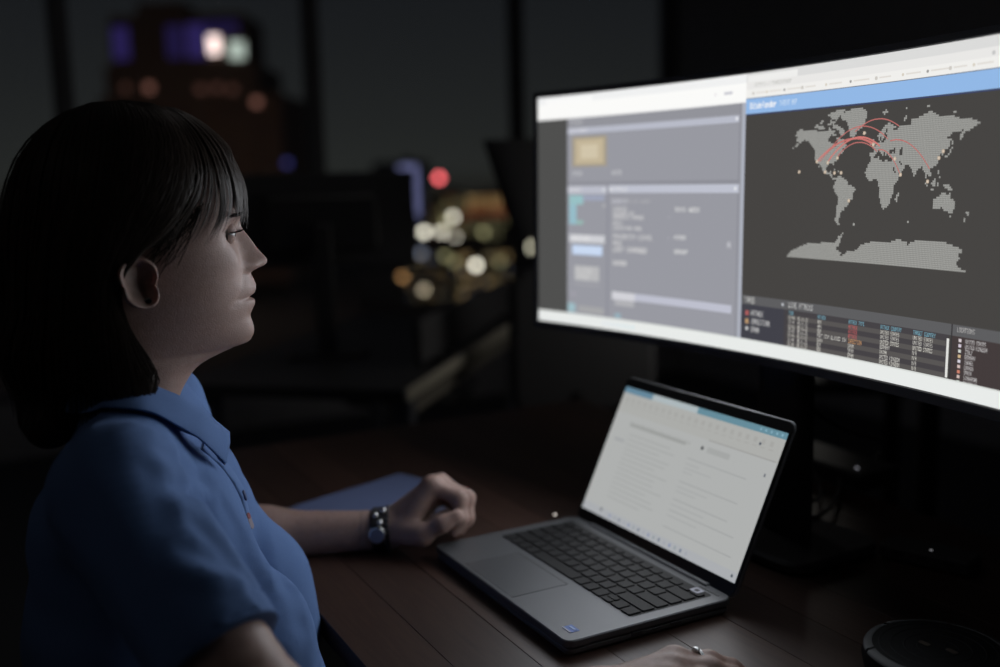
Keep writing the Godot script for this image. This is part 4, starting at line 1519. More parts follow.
	for s in [1.0, -1.0]:
		var co := Geo.new()
		var rows := []
		for t in 25:
			var x := t / 24.0 * (line.size() - 1)
			var i := mini(int(x), line.size() - 2)
			var w := x - i
			var row := []
			var pts := []
			for k in 4:
				var p: Vector3 = line[i][k].lerp(line[i + 1][k], w)
				var w3 := Vector3(p.x * s, p.y, p.z)
				if s < 0.0:
					w3 += Vector3(0.0, -0.010, 0.006) * smoothstep(0.0, 2.0, x)
				if k > 1:
					# the flap lies on the shirt, never in it
					for it in 4:
						var dd := f.at(w3, all)
						if dd < 0.0015 * k:
							w3 += (w3 - Vector3(0, 0.88, 0.0)).normalized() * (0.0015 * k - dd)
				pts.append(w3)
			# rounded fold and a little thickness
			var nrm: Vector3 = (pts[3] - pts[1]).cross(Vector3(line[i + 1][1].x - line[i][1].x, line[i + 1][1].y - line[i][1].y, line[i + 1][1].z - line[i][1].z) * Vector3(s, 1, 1)).normalized() * s
			if nrm.y < 0.0:
				nrm = -nrm
			row = [pts[0], pts[0].lerp(pts[1], 0.7), pts[1] + Vector3(0, 0.0005, 0), pts[1].lerp(pts[2], 0.25) + nrm * 0.0035, pts[2] + nrm * 0.0035, pts[2].lerp(pts[3], 0.6) + nrm * 0.003, pts[3] + nrm * 0.0032, pts[3] + nrm * 0.0008, pts[2] - nrm * 0.001, pts[1] - nrm * 0.003]
			rows.append(row)
		co.skin(rows, false, s > 0.0)
		# close the front point
		var last: Array = rows[rows.size() - 1]
		co.face(last.slice(2, 10), rows[20][5])
		part(sh, "collar", co, cloth)
	# button placket and buttons down the front
	var pk := Geo.new()
	var spine := []
	for y in [0.948, 0.930, 0.912, 0.895, 0.875, 0.855, 0.838]:
		spine.append(y)
	var rows2 := []
	for y in spine:
		var row := []
		for x in [-0.0165, -0.016, 0.016, 0.0165]:
			var z := -0.20
			while z < -0.02 and f.at(tw * Vector3(x, y, z), all) > 0.0:
				z += 0.001
			row.append(tw * Vector3(x, y, z - (0.0035 if absf(x) < 0.0162 else -0.001)))
		rows2.append(row)
	pk.skin(rows2, false, false)
	part(sh, "placket", pk, cloth)
	for y in [0.931, 0.893, 0.857]:
		var z := -0.20
		while z < -0.02 and f.at(tw * Vector3(0.004, y, z), all) > 0.0:
			z += 0.001
		var b := Geo.new()
		b.lathe([Vector2(0.0, 0.0), Vector2(0.005, 0.0), Vector2(0.0058, 0.001), Vector2(0.005, 0.0022), Vector2(0.0035, 0.0016), Vector2(0.0, 0.0016)], 16)
		part(sh, "button", b, mat(Color(0.16, 0.24, 0.42), 0.35), tw * Vector3(0.004, y, z - 0.0036), tw * Basis(Vector3.RIGHT, -PI / 2 + 0.25))
	# small embroidered emblem on the chest
	var em := Geo.new()
	var ez := -0.20
	while ez < -0.02 and f.at(tw * Vector3(0.034, 0.876, ez), all) > 0.0:
		ez += 0.001
	em.slab(rounded(0.008, 0.017, 0.0035, 4), 0.0, 0.001, 0.0003)
	var emo := part(sh, "emblem", em, mat(Color(0.56, 0.52, 0.56), 0.7), tw * Vector3(0.034, 0.876, ez - 0.0012), tw * Basis(Vector3.UP, -0.35) * Basis(Vector3.RIGHT, -PI / 2 + 0.3))
	tag(emo, "small red and white emblem on the chest")
	var em2 := Geo.new()
	em2.slab(rounded(0.0066, 0.006, 0.003, 4), 0.001, 0.0014, 0.0)
	part(emo, "print", em2, mat(Color(0.52, 0.24, 0.26), 0.7), Vector3(0, 0, 0.005))


func add_trousers(root: Node3D) -> void:
	var f := Field.new()
	f.k = 0.04
	for s in [-1.0, 1.0]:
		var hip := Vector3(s * 0.085, 0.535, 0.02)
		var knee := Vector3(s * 0.10, 0.525, -0.40)
		var foot := Vector3(s * 0.10, 0.09, -0.36)
		f.chain([hip, knee, foot], [0.095, 0.065, 0.045])
	f.bone(Vector3(-0.07, 0.55, 0.02), Vector3(0.07, 0.55, 0.02), 0.105, 0.105)
	var g := Geo.new()
	f.net(Vector3(-0.24, 0.03, -0.50), Vector3(0.24, 0.70, 0.16), 0.016, g)
	part(root, "trousers", g, mat(Color(0.16, 0.16, 0.19), 0.85))
	for s in [-1.0, 1.0]:
		var sf := Field.new()
		sf.k = 0.02
		sf.bone(Vector3(s * 0.10, 0.045, -0.33), Vector3(s * 0.105, 0.034, -0.47), 0.040, 0.032)
		sf.change = func(p: Vector3, d: float) -> float: return maxf(d, 0.003 - p.y)
		var sg := Geo.new()
		sf.net(Vector3(s * 0.10 - 0.07, -0.01, -0.53), Vector3(s * 0.10 + 0.07, 0.10, -0.26), 0.008, sg)
		part(root, "shoe", sg, mat(Color(0.1, 0.1, 0.1), 0.5))


func ring_tube(g: Geo, c: Vector3, axis: Vector3, r: float, thick: float, n := 32, squash := 1.0) -> void:
	var side := axis.cross(Vector3.UP).normalized()
	var upv := side.cross(axis).normalized()
	var rows := []
	for i in n + 1:
		var an := TAU * i / n
		var d := side * cos(an) + upv * sin(an) * squash
		var row := []
		for k in 8:
			var b := TAU * k / 8
			row.append(c + d * (r + thick * cos(b)) + axis * thick * sin(b))
		rows.append(row)
	g.skin(rows, true, true)


func add_jewellery(root: Node3D, el: Vector3, wl: Vector3, gr: Array) -> void:
	var silver := mat(Color(0.80, 0.80, 0.80), 0.2, 1.0)
	var ax := (wl - el).normalized()
	var side := ax.cross(Vector3.UP).normalized()
	var upv := side.cross(ax).normalized()
	# wrist watch with a dark strap, and a beaded bracelet next to it
	var wc := el.lerp(wl, 0.955)
	var strap := Geo.new()
	for o in [-0.006, -0.002, 0.002, 0.006]:
		ring_tube(strap, wc + ax * o, ax, 0.0268, 0.0026, 36)
	var ws := part(root, "watch_strap", strap, mat(Color(0.10, 0.10, 0.12), 0.5))
	var dial := Geo.new()
	dial.lathe([Vector2(0.0, 0.0), Vector2(0.0105, 0.0), Vector2(0.011, 0.002), Vector2(0.011, 0.006), Vector2(0.0098, 0.0075), Vector2(0.0, 0.0075)], 28)
	# the face sits on the thumb side, towards the camera
	var out := (side * 0.95 + upv * 0.1).normalized()
	var db := Basis(ax, out, ax.cross(out))
	part(ws, "watch_case", dial, silver, wc + out * 0.0265, db)
	var glassy := Geo.new()
	glassy.lathe([Vector2(0.0, 0.0078), Vector2(0.0092, 0.0078), Vector2(0.0092, 0.0074)], 28)
	part(ws, "watch_face", glassy, mat(Color(0.42, 0.45, 0.56), 0.3), wc + out * 0.0265, db)
	var bead := Geo.new()
	var bc := wc - ax * 0.017
	bc = wc + ax * 0.012
	for k in 26:
		var an := TAU * k / 26
		bead.ball(bc + (side * cos(an) + upv * sin(an)) * 0.0275, Vector3.ONE * 0.0033, 6)
	part(root, "bracelet", bead, mat(Color(0.13, 0.13, 0.15), 0.35))
	var charm := Geo.new()
	for q in [[0.6, 0.0], [0.95, -0.006], [1.2, 0.004]]:
		charm.ball(wc + ax * (0.004 + q[1]) + (side * cos(q[0]) + upv * sin(q[0])) * 0.0305, Vector3.ONE * 0.0046, 8)
	part(root, "bracelet_charm", charm, silver)
	# ring on the right hand
	var rg := Geo.new()
	var p0: Vector3 = gr[0][0]
	var p1: Vector3 = gr[0][1]
	var ra := (p1 - p0).normalized()
	ring_tube(rg, p0.lerp(p1, 0.62), ra, 0.0108, 0.0014, 28)
	ring_tube(rg, p0.lerp(p1, 0.62) + ra * 0.0022, ra, 0.0108, 0.0012, 28)
	var rm := part(root, "finger_ring", rg, silver)
	tag(rm, "silver ring on the right hand")
	var stone := Geo.new()
	stone.ball(p0.lerp(p1, 0.62) + Vector3(0, 0.0118, 0), Vector3(0.004, 0.0026, 0.004), 8)
	part(rm, "stone", stone, mat(Color(0.9, 0.9, 0.9), 0.1, 0.6))
	# ear studs
	for s in [-1.0, 1.0]:
		var e := Geo.new()
		e.lathe([Vector2(0.0, 0.0), Vector2(0.0040, 0.0), Vector2(0.0044, 0.0012), Vector2(0.0036, 0.0024), Vector2(0.0, 0.0028)], 16)
		var er := part(root, "ear_stud", e, silver, hp(0.0005, -0.0150, s * 0.0815), head_turn * Basis(Vector3.BACK, -s * PI / 2))
		var st := Geo.new()
		st.ball(Vector3(0, 0.0025, 0), Vector3(0.0030, 0.0014, 0.0030), 8)
		part(er, "stone", st, mat(Color(0.05, 0.05, 0.06), 0.15))


func office_chair() -> void:
	var t := thing("office_chair", "black office chair the woman in the polo shirt sits on", "chair", person_frame.origin, room_basis)
	var m := mat(Color(0.17, 0.17, 0.18), 0.85)
	var seat := Geo.new()
	seat.slab(rounded(0.50, 0.48, 0.10, 6, Vector2(0, -0.08)), 0.375, 0.438, 0.02)
	part(t, "seat", seat, m)
	var back := Geo.new()
	var rows := []
	for i in 9:
		var y := lerpf(0.52, 0.86, i / 8.0)
		var row := []
		var w := 0.20 + 0.03 * sin(PI * i / 8.0)
		for k in 24:
			var an := TAU * k / 24
			row.append(Vector3(cos(an) * w, y, 0.205 + 0.10 * (y - 0.52) + sin(an) * 0.022 + 0.04 * pow(cos(an), 2.0) * -1.0))
		rows.append(row)
	back.skin(rows, true, false)
	for e in [rows[0], rows[8]]:
		back.face(e, Vector3(0, 0.7, 0.22))
	part(t, "backrest", back, m)
	var post := Geo.new()
	post.tube([Vector3(0, 0.36, 0.16), Vector3(0, 0.40, 0.25), Vector3(0, 0.60, 0.235)], [0.02, 0.02, 0.02], 10)
	part(t, "back_support", post, M.dark_steel)
	var lift := Geo.new()
	lift.tube([Vector3(0, 0.08, -0.05), Vector3(0, 0.376, -0.05)], [0.028, 0.028], 14)
	part(t, "gas_lift", lift, M.dark_steel)
	for k in 5:
		var an := TAU * k / 5 + 0.3
		var d := Vector3(cos(an), 0, sin(an))
		var leg := Geo.new()
		leg.tube([Vector3(0, 0.10, -0.05), Vector3(0, 0.085, -0.05) + d * 0.14, Vector3(0, 0.065, -0.05) + d * 0.28], [0.026, 0.022, 0.016], 10)
		var lo := part(t, "leg", leg, M.dark_steel)
		var wh := Geo.new()
		ring_tube(wh, Vector3(0, 0.028, -0.05) + d * 0.28, d.cross(Vector3.UP), 0.016, 0.012, 16)
		part(lo, "castor", wh, m)


func hair_line(u: float) -> float:
	return tab([-0.16, -0.11, -0.083, -0.050, -0.020, 0.005, 0.026, 0.050, 0.075, 0.100, 0.118, 0.16], [-0.020, -0.004, 0.003, -0.012, -0.027, -0.026, -0.004, 0.022, 0.042, 0.066, 0.098, 0.16], u)


func to_head(p: Vector3) -> Vector3:
	var q := head_turn.inverse() * (p - HEAD_AT)
	return Vector3(-q.z, q.y, q.x)          # forward, up, right


func add_hair(root: Node3D) -> void:
	var brown := mat(Color(0.225, 0.195, 0.176), 0.42, 0.0, 0.24)
	brown.albedo_texture = noise_tex(256, 0.06, 3, [Color(0.7, 0.68, 0.66), Color(1.0, 0.97, 0.95)], 41)
	brown.uv1_triplanar = true
	brown.uv1_scale = Vector3(12, 3, 12)
	var f := Field.new()
	f.k = 0.02
	var v := func(a: float, u: float, r: float) -> Vector3: return hp(a, u, r)
	f.bone(v.call(0.000, 0.066, 0.0), v.call(0.000, 0.0661, 0.0), 1.0, 1.0, Vector3(0.0865, 0.0985, 0.1095))
	for s in [-1.0, 1.0]:
		f.chain([v.call(-0.040, 0.03, s * 0.055), v.call(-0.044, -0.05, s * 0.060), v.call(-0.030, -0.085, s * 0.058), v.call(-0.045, -0.122, s * 0.055)], [0.034, 0.030, 0.030, 0.014])
		f.chain([v.call(-0.012, -0.045, s * 0.058), v.call(-0.012, -0.085, s * 0.060), v.call(-0.020, -0.110, s * 0.064)], [0.012, 0.014, 0.009])
	f.chain([v.call(-0.065, 0.03, 0.0), v.call(-0.075, -0.06, 0.0), v.call(-0.090, -0.125, 0.0)], [0.055, 0.048, 0.022])
	f.bone(v.call(-0.080, -0.06, -0.035), v.call(-0.080, -0.06, 0.035), 0.040, 0.040)
	f.bone(v.call(-0.090, -0.125, -0.045), v.call(-0.090, -0.125, 0.045), 0.022, 0.022)
	f.change = func(p: Vector3, d: float) -> float:
		var q := to_head(p)
		return maxf(d, (q.x - hair_line(q.y)) * 0.8)
	var g := Geo.new()
	f.net(Vector3(-0.13, 0.95, -0.15), Vector3(0.13, 1.31, 0.16), 0.0045, g)
	var hm := part(root, "hair", g, brown)
	tag(hm, "dark brown shoulder-length hair with a fringe, tucked behind the ear")
	# locks: guides from the parting, as (forward, up, right); each lock lies between two neighbours
	var guides := [
		[[0.044, 0.1600, -0.004], [0.0715, 0.1440, -0.004], [0.0925, 0.1170, -0.004], [0.1040, 0.0870, -0.004], [0.1060, 0.0660, -0.004], [0.1050, 0.0520, -0.004]],
		[[0.044, 0.1600, 0.008], [0.0710, 0.1430, 0.018], [0.0915, 0.1165, 0.020], [0.1025, 0.0870, 0.021], [0.1040, 0.0610, 0.021], [0.1020, 0.0430, 0.022]],
		[[0.038, 0.1600, 0.012], [0.0650, 0.1410, 0.032], [0.0820, 0.1130, 0.043], [0.0900, 0.0830, 0.045], [0.0905, 0.0600, 0.046], [0.0860, 0.0480, 0.047]],
		[[0.034, 0.1600, 0.016], [0.0580, 0.1390, 0.040], [0.0720, 0.1110, 0.056], [0.0771, 0.0800, 0.061], [0.0740, 0.0560, 0.0635], [0.0580, 0.0290, 0.0670]],
		[[0.026, 0.1600, 0.020], [0.0450, 0.1380, 0.048], [0.0540, 0.1080, 0.068], [0.0480, 0.0780, 0.0765], [0.0280, 0.0520, 0.0805], [0.0060, 0.0280, 0.0830]],
		[[0.024, 0.1610, 0.020], [0.0420, 0.1370, 0.049], [0.0500, 0.1060, 0.070], [0.0420, 0.0750, 0.0785], [0.0220, 0.0480, 0.0830], [-0.0010, 0.0335, 0.0880], [-0.0200, 0.0170, 0.0905], [-0.0255, -0.0130, 0.0870], [-0.0130, -0.0500, 0.0790], [0.0060, -0.0820, 0.0755], [-0.0020, -0.1080, 0.0780]],
		[[0.020, 0.1620, 0.020], [0.0360, 0.1360, 0.050], [0.0400, 0.1020, 0.073], [0.0260, 0.0680, 0.081], [0.0020, 0.0370, 0.0870], [-0.0200, 0.0170, 0.0900], [-0.0270, -0.0150, 0.0870], [-0.0150, -0.0520, 0.0800], [0.0010, -0.0850, 0.0780], [-0.0060, -0.1120, 0.0800]],
		[[0.012, 0.1640, 0.020], [0.0245, 0.1350, 0.052], [0.0190, 0.0950, 0.078], [-0.0060, 0.0520, 0.087], [-0.0290, 0.0120, 0.0910], [-0.0300, -0.0300, 0.0890], [-0.0240, -0.0750, 0.0870], [-0.0180, -0.1000, 0.0860], [-0.0260, -0.1230, 0.0820]],
		[[-0.005, 0.1660, 0.018], [-0.0025, 0.1300, 0.060], [-0.0160, 0.0860, 0.084], [-0.0320, 0.0430, 0.091], [-0.0460, 0.0000, 0.0930], [-0.0520, -0.0500, 0.0920], [-0.0500, -0.0950, 0.0880], [-0.0540, -0.1300, 0.0820]],
		[[-0.030, 0.1650, 0.012], [-0.0406, 0.1220, 0.062], [-0.0540, 0.0700, 0.084], [-0.0680, 0.0180, 0.087], [-0.0760, -0.0400, 0.0850], [-0.0800, -0.0900, 0.0780], [-0.0820, -0.1330, 0.0720]],
		[[-0.050, 0.1580, 0.006], [-0.0800, 0.1220, 0.040], [-0.0980, 0.0700, 0.052], [-0.1060, 0.0180, 0.052], [-0.1100, -0.0400, 0.0480], [-0.1120, -0.0900, 0.0450], [-0.1100, -0.1350, 0.0420]],
		[[-0.055, 0.1560, 0.000], [-0.0900, 0.1220, 0.000], [-0.1110, 0.0700, 0.000], [-0.1170, 0.0180, 0.000], [-0.1200, -0.0400, 0.0000], [-0.1220, -0.0900, 0.0000], [-0.1180, -0.1370, 0.0000]],
	]
	var all := PackedInt32Array(range(f.A.size()))
	var dense := []
	for gd in guides:
		var cv := Curve3D.new()
		for i in gd.size():
			var p := Vector3(gd[i][0], gd[i][1], gd[i][2])
			var a: Array = gd[maxi(i - 1, 0)]
			var b: Array = gd[mini(i + 1, gd.size() - 1)]
			var t := (Vector3(b[0], b[1], b[2]) - Vector3(a[0], a[1], a[2])) / 6.0
			cv.add_point(p, -t, t)
		cv.bake_interval = 0.002
		var pts := []
		var n := 16
		for i in n:
			pts.append(cv.sample_baked(cv.get_baked_length() * i / (n - 1.0), true))
		dense.append(pts)
	var lk := Geo.new()
	for pair in dense.size() - 1:
		var count: int = [46, 54, 12, 34, 0, 120, 120, 110, 90, 60, 40][pair]
		for side in [1.0, -1.0]:
			for c in (count if side > 0.0 else count / 2):
				var w := (c + rng.randf()) / (count if side > 0.0 else count / 2)
				if pair == 3 and c % 3 > 0:
					w = rng.randf_range(-0.04, 0.10) if c % 3 == 1 else rng.randf_range(0.82, 1.0)
				var fan := rng.randf_range(-0.10, 0.10)
				var lift := rng.randf_range(0.0008, 0.0040)
				var wob := rng.randf_range(0.0, TAU)
				var stop := rng.randf_range(0.86, 1.0)
				var wide := rng.randf_range(0.0007, 0.0018)
				var row_a := []
				var row_b := []
				var row_c := []
				for i in 16:
					var t := i / 15.0
					var ti := t * stop * 15.0
					var i0 := mini(int(ti), 14)
					var fr := ti - i0
					var ww := clampf(w + fan * t, -0.05, 1.05)
					var p: Vector3 = dense[pair][i0].lerp(dense[pair][i0 + 1], fr).lerp(dense[pair + 1][i0].lerp(dense[pair + 1][i0 + 1], fr), ww)
					p += Vector3(sin(wob + 5.0 * t), 0.0, cos(wob * 1.7 + 4.0 * t)) * 0.0016 * t
					var q := hp(p.x, p.y, p.z * side)
					# keep the lock just outside the body of hair below it
					var d := f.at(q, all)
					if d < lift:
						var e := 0.003
						var gd2 := Vector3(f.at(q + Vector3(e, 0, 0), all) - d, f.at(q + Vector3(0, e, 0), all) - d, f.at(q + Vector3(0, 0, e), all) - d)
						if gd2.length() > 1e-6 and p.x < hair_line(p.y) - 0.004:
							q += gd2.normalized() * (lift - d)
					var outw := (q - hp(-0.01, clampf(p.y, -0.1, 0.07), 0.0)).normalized()
					var nxt: Vector3 = dense[pair][mini(i0 + 1, 15)] - dense[pair][maxi(i0 - 1, 0)]
					var dirv := head_turn * Vector3(nxt.z * side, nxt.y, -nxt.x)
					var sd := dirv.cross(outw).normalized()
					var taper: float = (0.35 + 0.65 * minf(1.0, t * 6.0)) * (1.0 - 0.85 * smoothstep(0.75, 1.0, t))
					row_a.append(q - sd * wide * taper)
					row_b.append(q + outw * wide * 0.45 * taper)
					row_c.append(q + sd * wide * taper)
				lk.skin([row_a, row_b, row_c], false, false)
	# fine wisps at the temple and over the top of the ear
	for c in 96:
		var over := c > 56
		var j := rng.randf()
		var pts := []
		var rr := []
		for i in 9:
			var t := i / 8.0
			var a: float
			var u: float
			if over:
				a = lerpf(0.030 - 0.012 * j, -0.020 - 0.008 * j, t)
				u = 0.046 - 0.010 * j - (0.030 + 0.012 * j) * t * t
			else:
				a = lerpf(0.056, 0.014, j) - (0.020 + 0.012 * sin(c * 3.3)) * t * t - 0.008 * t
				u = 0.072 - 0.030 * j - (0.042 - 0.012 * j + 0.014 * sin(c * 1.7)) * t
			var r := 0.0735 + 0.0045 * sin(PI * t) + (0.012 if over else 0.0) * smoothstep(0.2, 0.7, t) + 0.0012 * sin(c * 2.1)
			if not over:
				r = maxf(r - 0.004 * t, 0.069)
			pts.append(hp(a, u, r))
			rr.append(0.00055 * (1.0 - 0.7 * t))
		lk.tube(pts, rr, 4)
	var lo := part(hm, "locks", lk, brown)
	tag(lo, "smooth dark strands of hair")


func desk_things() -> void:
	# blue notebook lying beyond her left arm
	var b := on_height(400, 474, 0.74)
	var c := on_height(470, 492, 0.74)
	var along := (c - b)
	along.y = 0.0
	along = along.normalized()
	var nb := thing("notebook", "blue notebook lying on the desk behind the woman's left hand", "notebook", Vector3(b.x, 0.73, b.z), Basis(along, Vector3.UP, along.cross(Vector3.UP)))
	# local x along the far edge, z towards the woman
	var cover := mat(Color(0.40, 0.45, 0.60), 0.6)
	var g := Geo.new()
	g.slab(rounded(0.158, 0.218, 0.006, 4, Vector2(0.079, 0.109)), 0.0095, 0.0115, 0.0005)
	part(nb, "front_cover", g, cover)
	var pg := Geo.new()
	pg.box(Vector3(0.078, 0.0058, 0.108), Vector3(0.152, 0.0075, 0.210))
	part(nb, "pages", pg, mat(Color(0.72, 0.70, 0.66), 0.8))
	var bk := Geo.new()
	bk.slab(rounded(0.158, 0.218, 0.006, 4, Vector2(0.079, 0.109)), 0.0003, 0.0020, 0.0005)
	part(nb, "back_cover", bk, cover)
	# round conference speaker
	var pc := on_height(938, 650, 0.755)
	var sp := thing("speakerphone", "round black conference speaker with grey ring segments on the desk", "speaker", Vector3(pc.x, 0.73, pc.z), room_basis)
	var body := Geo.new()
	body.lathe([Vector2(0.0, 0.0), Vector2(0.058, 0.0), Vector2(0.066, 0.006), Vector2(0.068, 0.016), Vector2(0.065, 0.025), Vector2(0.060, 0.0272), Vector2(0.0, 0.0272)], 64)
	part(sp, "body", body, mat(Color(0.075, 0.075, 0.08), 0.7, 0.0, 0.3))
	for k in 6:
		var seg := Geo.new()
		var rows := []
		for i in 13:
			var an := TAU * (k + 0.03 + 0.94 * i / 12.0) / 6.0
			var d := Vector3(cos(an), 0, sin(an))
			rows.append([d * 0.0585 + Vector3(0, 0.0268, 0), d * 0.0590 + Vector3(0, 0.0282, 0), d * 0.0655 + Vector3(0, 0.0262, 0), d * 0.0668 + Vector3(0, 0.0238, 0)])
		seg.skin(rows, false, false)
		part(sp, "ring_segment", seg, mat(Color(0.27, 0.275, 0.28), 0.6))
	var gr := Geo.new()
	for q in [0.018, 0.030, 0.042, 0.052]:
		var rows := []
		for i in 49:
			var an := TAU * i / 48
			var d := Vector3(cos(an), 0, sin(an))
			rows.append([d * (q - 0.0012) + Vector3(0, 0.0272, 0), d * q + Vector3(0, 0.0280, 0), d * (q + 0.0012) + Vector3(0, 0.0272, 0)])
		gr.skin(rows, false, false)
	part(sp, "grille_rings", gr, mat(Color(0.08, 0.08, 0.085), 0.7, 0.0, 0.3))
	for q in [Vector2(-0.012, 0.004), Vector2(0.012, -0.004)]:
		var ic := Geo.new()
		ic.slab(rounded(0.012, 0.006, 0.0025, 3, q), 0.0274, 0.0282, 0.0003)
		part(sp, "touch_button", ic, mat(Color(0.30, 0.26, 0.22), 0.5))
	# docking station behind the laptop with two plugged leads
	var dp := on_height(857, 468, 0.7605) - room_basis * Vector3(0.066, 0, 0.024)
	var dk := thing("docking_station", "black docking station with a small white light behind the laptop", "dock", Vector3(dp.x, 0.73, dp.z), room_basis)
	var box := Geo.new()
	box.slab(rounded(0.19, 0.085, 0.012, 5), 0.002, 0.030, 0.004)
	part(dk, "case", box, M.black)
	for x in [-0.08, 0.08]:
		var ft := Geo.new()
		ft.box(Vector3(x, 0.001, 0), Vector3(0.012, 0.002, 0.07))
		part(dk, "foot", ft, M.black_soft)
	var lo := Geo.new()
	lo.ball(Vector3(0.066, 0.0305, 0.024), Vector3(0.0022, 0.0012, 0.0022), 8)
	var led := part(dk, "power_light", lo, glow(Color(0.95, 0.95, 1.0), 0.4))
	tag(led, "tiny white power light")
	for q in [[782, 496, 802, 500], [780, 511, 801, 517]]:
		var e0 := dk.transform.affine_inverse() * on_height(q[0], q[1], 0.748)
		var e1 := dk.transform.affine_inverse() * on_height(q[2], q[3], 0.748)
		var pl := Geo.new()
		pl.tube([e0, e0.lerp(e1, 0.1), e0.lerp(e1, 0.9), e1], [0.0042, 0.0048, 0.0048, 0.0042], 12, 0.8)
		var po := part(dk, "plug", pl, mat(Color(0.48, 0.49, 0.51), 0.4, 0.5))
		var lead := Geo.new()
		var pts := []
		var rr := []
		for i in 9:
			var t := i / 8.0
			pts.append(e1.bezier_interpolate(e1 + (e1 - e0), Vector3(e1.x * 0.5 + 0.03, 0.006, 0.10), Vector3(0.02 + 0.03 * signf(q[1] - 500.0), 0.014, 0.042), t))
			rr.append(0.0025)
		lead.tube(pts, rr, 8)
		part(po, "lead", lead, M.black_soft)
	# small hub on the right of the monitor's foot, with its own light
	var hb := on_height(930, 550, 0.745)
	var hu := thing("usb_hub", "small black hub with a pale light on the desk under the monitor", "hub", Vector3(hb.x, 0.73, hb.z), room_basis * Basis(Vector3.UP, 0.35))
	var hg := Geo.new()
	hg.slab(rounded(0.11, 0.045, 0.008, 4), 0.0, 0.018, 0.003)
	part(hu, "case", hg, M.black)
	var hl := Geo.new()
	hl.ball(Vector3(0.004, 0.0182, 0.008), Vector3(0.0018, 0.0010, 0.0018), 8)
	var hlo := part(hu, "power_light", hl, glow(Color(0.9, 0.9, 0.92), 0.22))
	tag(hlo, "tiny pale power light")
	for i in 3:
		var sl := Geo.new()
		sl.box(Vector3(-0.03 + 0.03 * i, 0.010, 0.0222), Vector3(0.013, 0.006, 0.0012), 0.0003)
		part(hu, "port", sl, mat(Color(0.20, 0.20, 0.22), 0.4, 0.4))
	# lead from the back of the monitor down to the dock
	var cb := Geo.new()
	var top := Transform3D(Basis(Vector3.UP, deg_to_rad(-59.63)), Vector3(0.2994, 0, -1.2481))
	var path := []
	var a0 := top * Vector3(0.03, 0.985, -0.045)
	var a3: Vector3 = Transform3D(room_basis, Vector3(dp.x, 0.73, dp.z)) * Vector3(0.03, 0.020, -0.047)
	for i in 17:
		var t := i / 16.0
		path.append(a0.bezier_interpolate(a0 + Vector3(0.03, -0.16, -0.05), a3 + Vector3(0.10, 0.05, -0.06), a3, t))
	var rad := []
	for i in 17:
		rad.append(0.0032)
	cb.tube(path, rad, 10)
	var cable := thing("display_cable", "black cable hanging from the monitor's back to the dock", "cable", Vector3.ZERO)
	part(cable, "lead", cb, M.black_gloss)
	var pl2 := Geo.new()
	pl2.box(Vector3.ZERO, Vector3(0.02, 0.028, 0.012), 0.002)
	part(cable, "plug", pl2, M.black_soft, a0 + Vector3(0, 0.006, 0), Basis(Vector3.UP, deg_to_rad(-59.63)))


func chair_base(t: Node3D, seat_y: float) -> void:
	var m: Material = M.black_soft
	var seat := Geo.new()
	seat.slab(rounded(0.48, 0.46, 0.10, 6), seat_y - 0.06, seat_y, 0.02)
	part(t, "seat", seat, m)
	var lift := Geo.new()
	lift.tube([Vector3(0, 0.08, 0), Vector3(0, seat_y - 0.055, 0)], [0.028, 0.028], 14)
	part(t, "gas_lift", lift, M.dark_steel)
	for k in 5:
		var an := TAU * k / 5
		var d := Vector3(cos(an), 0, sin(an))
		var leg := Geo.new()
		leg.tube([Vector3(0, 0.10, 0), Vector3(0, 0.085, 0) + d * 0.14, Vector3(0, 0.065, 0) + d * 0.28], [0.026, 0.022, 0.016], 10)
		var lo := part(t, "leg", leg, M.dark_steel)
		var wh := Geo.new()
		ring_tube(wh, Vector3(0, 0.028, 0) + d * 0.28, d.cross(Vector3.UP), 0.016, 0.012, 16)
		part(lo, "castor", wh, m)


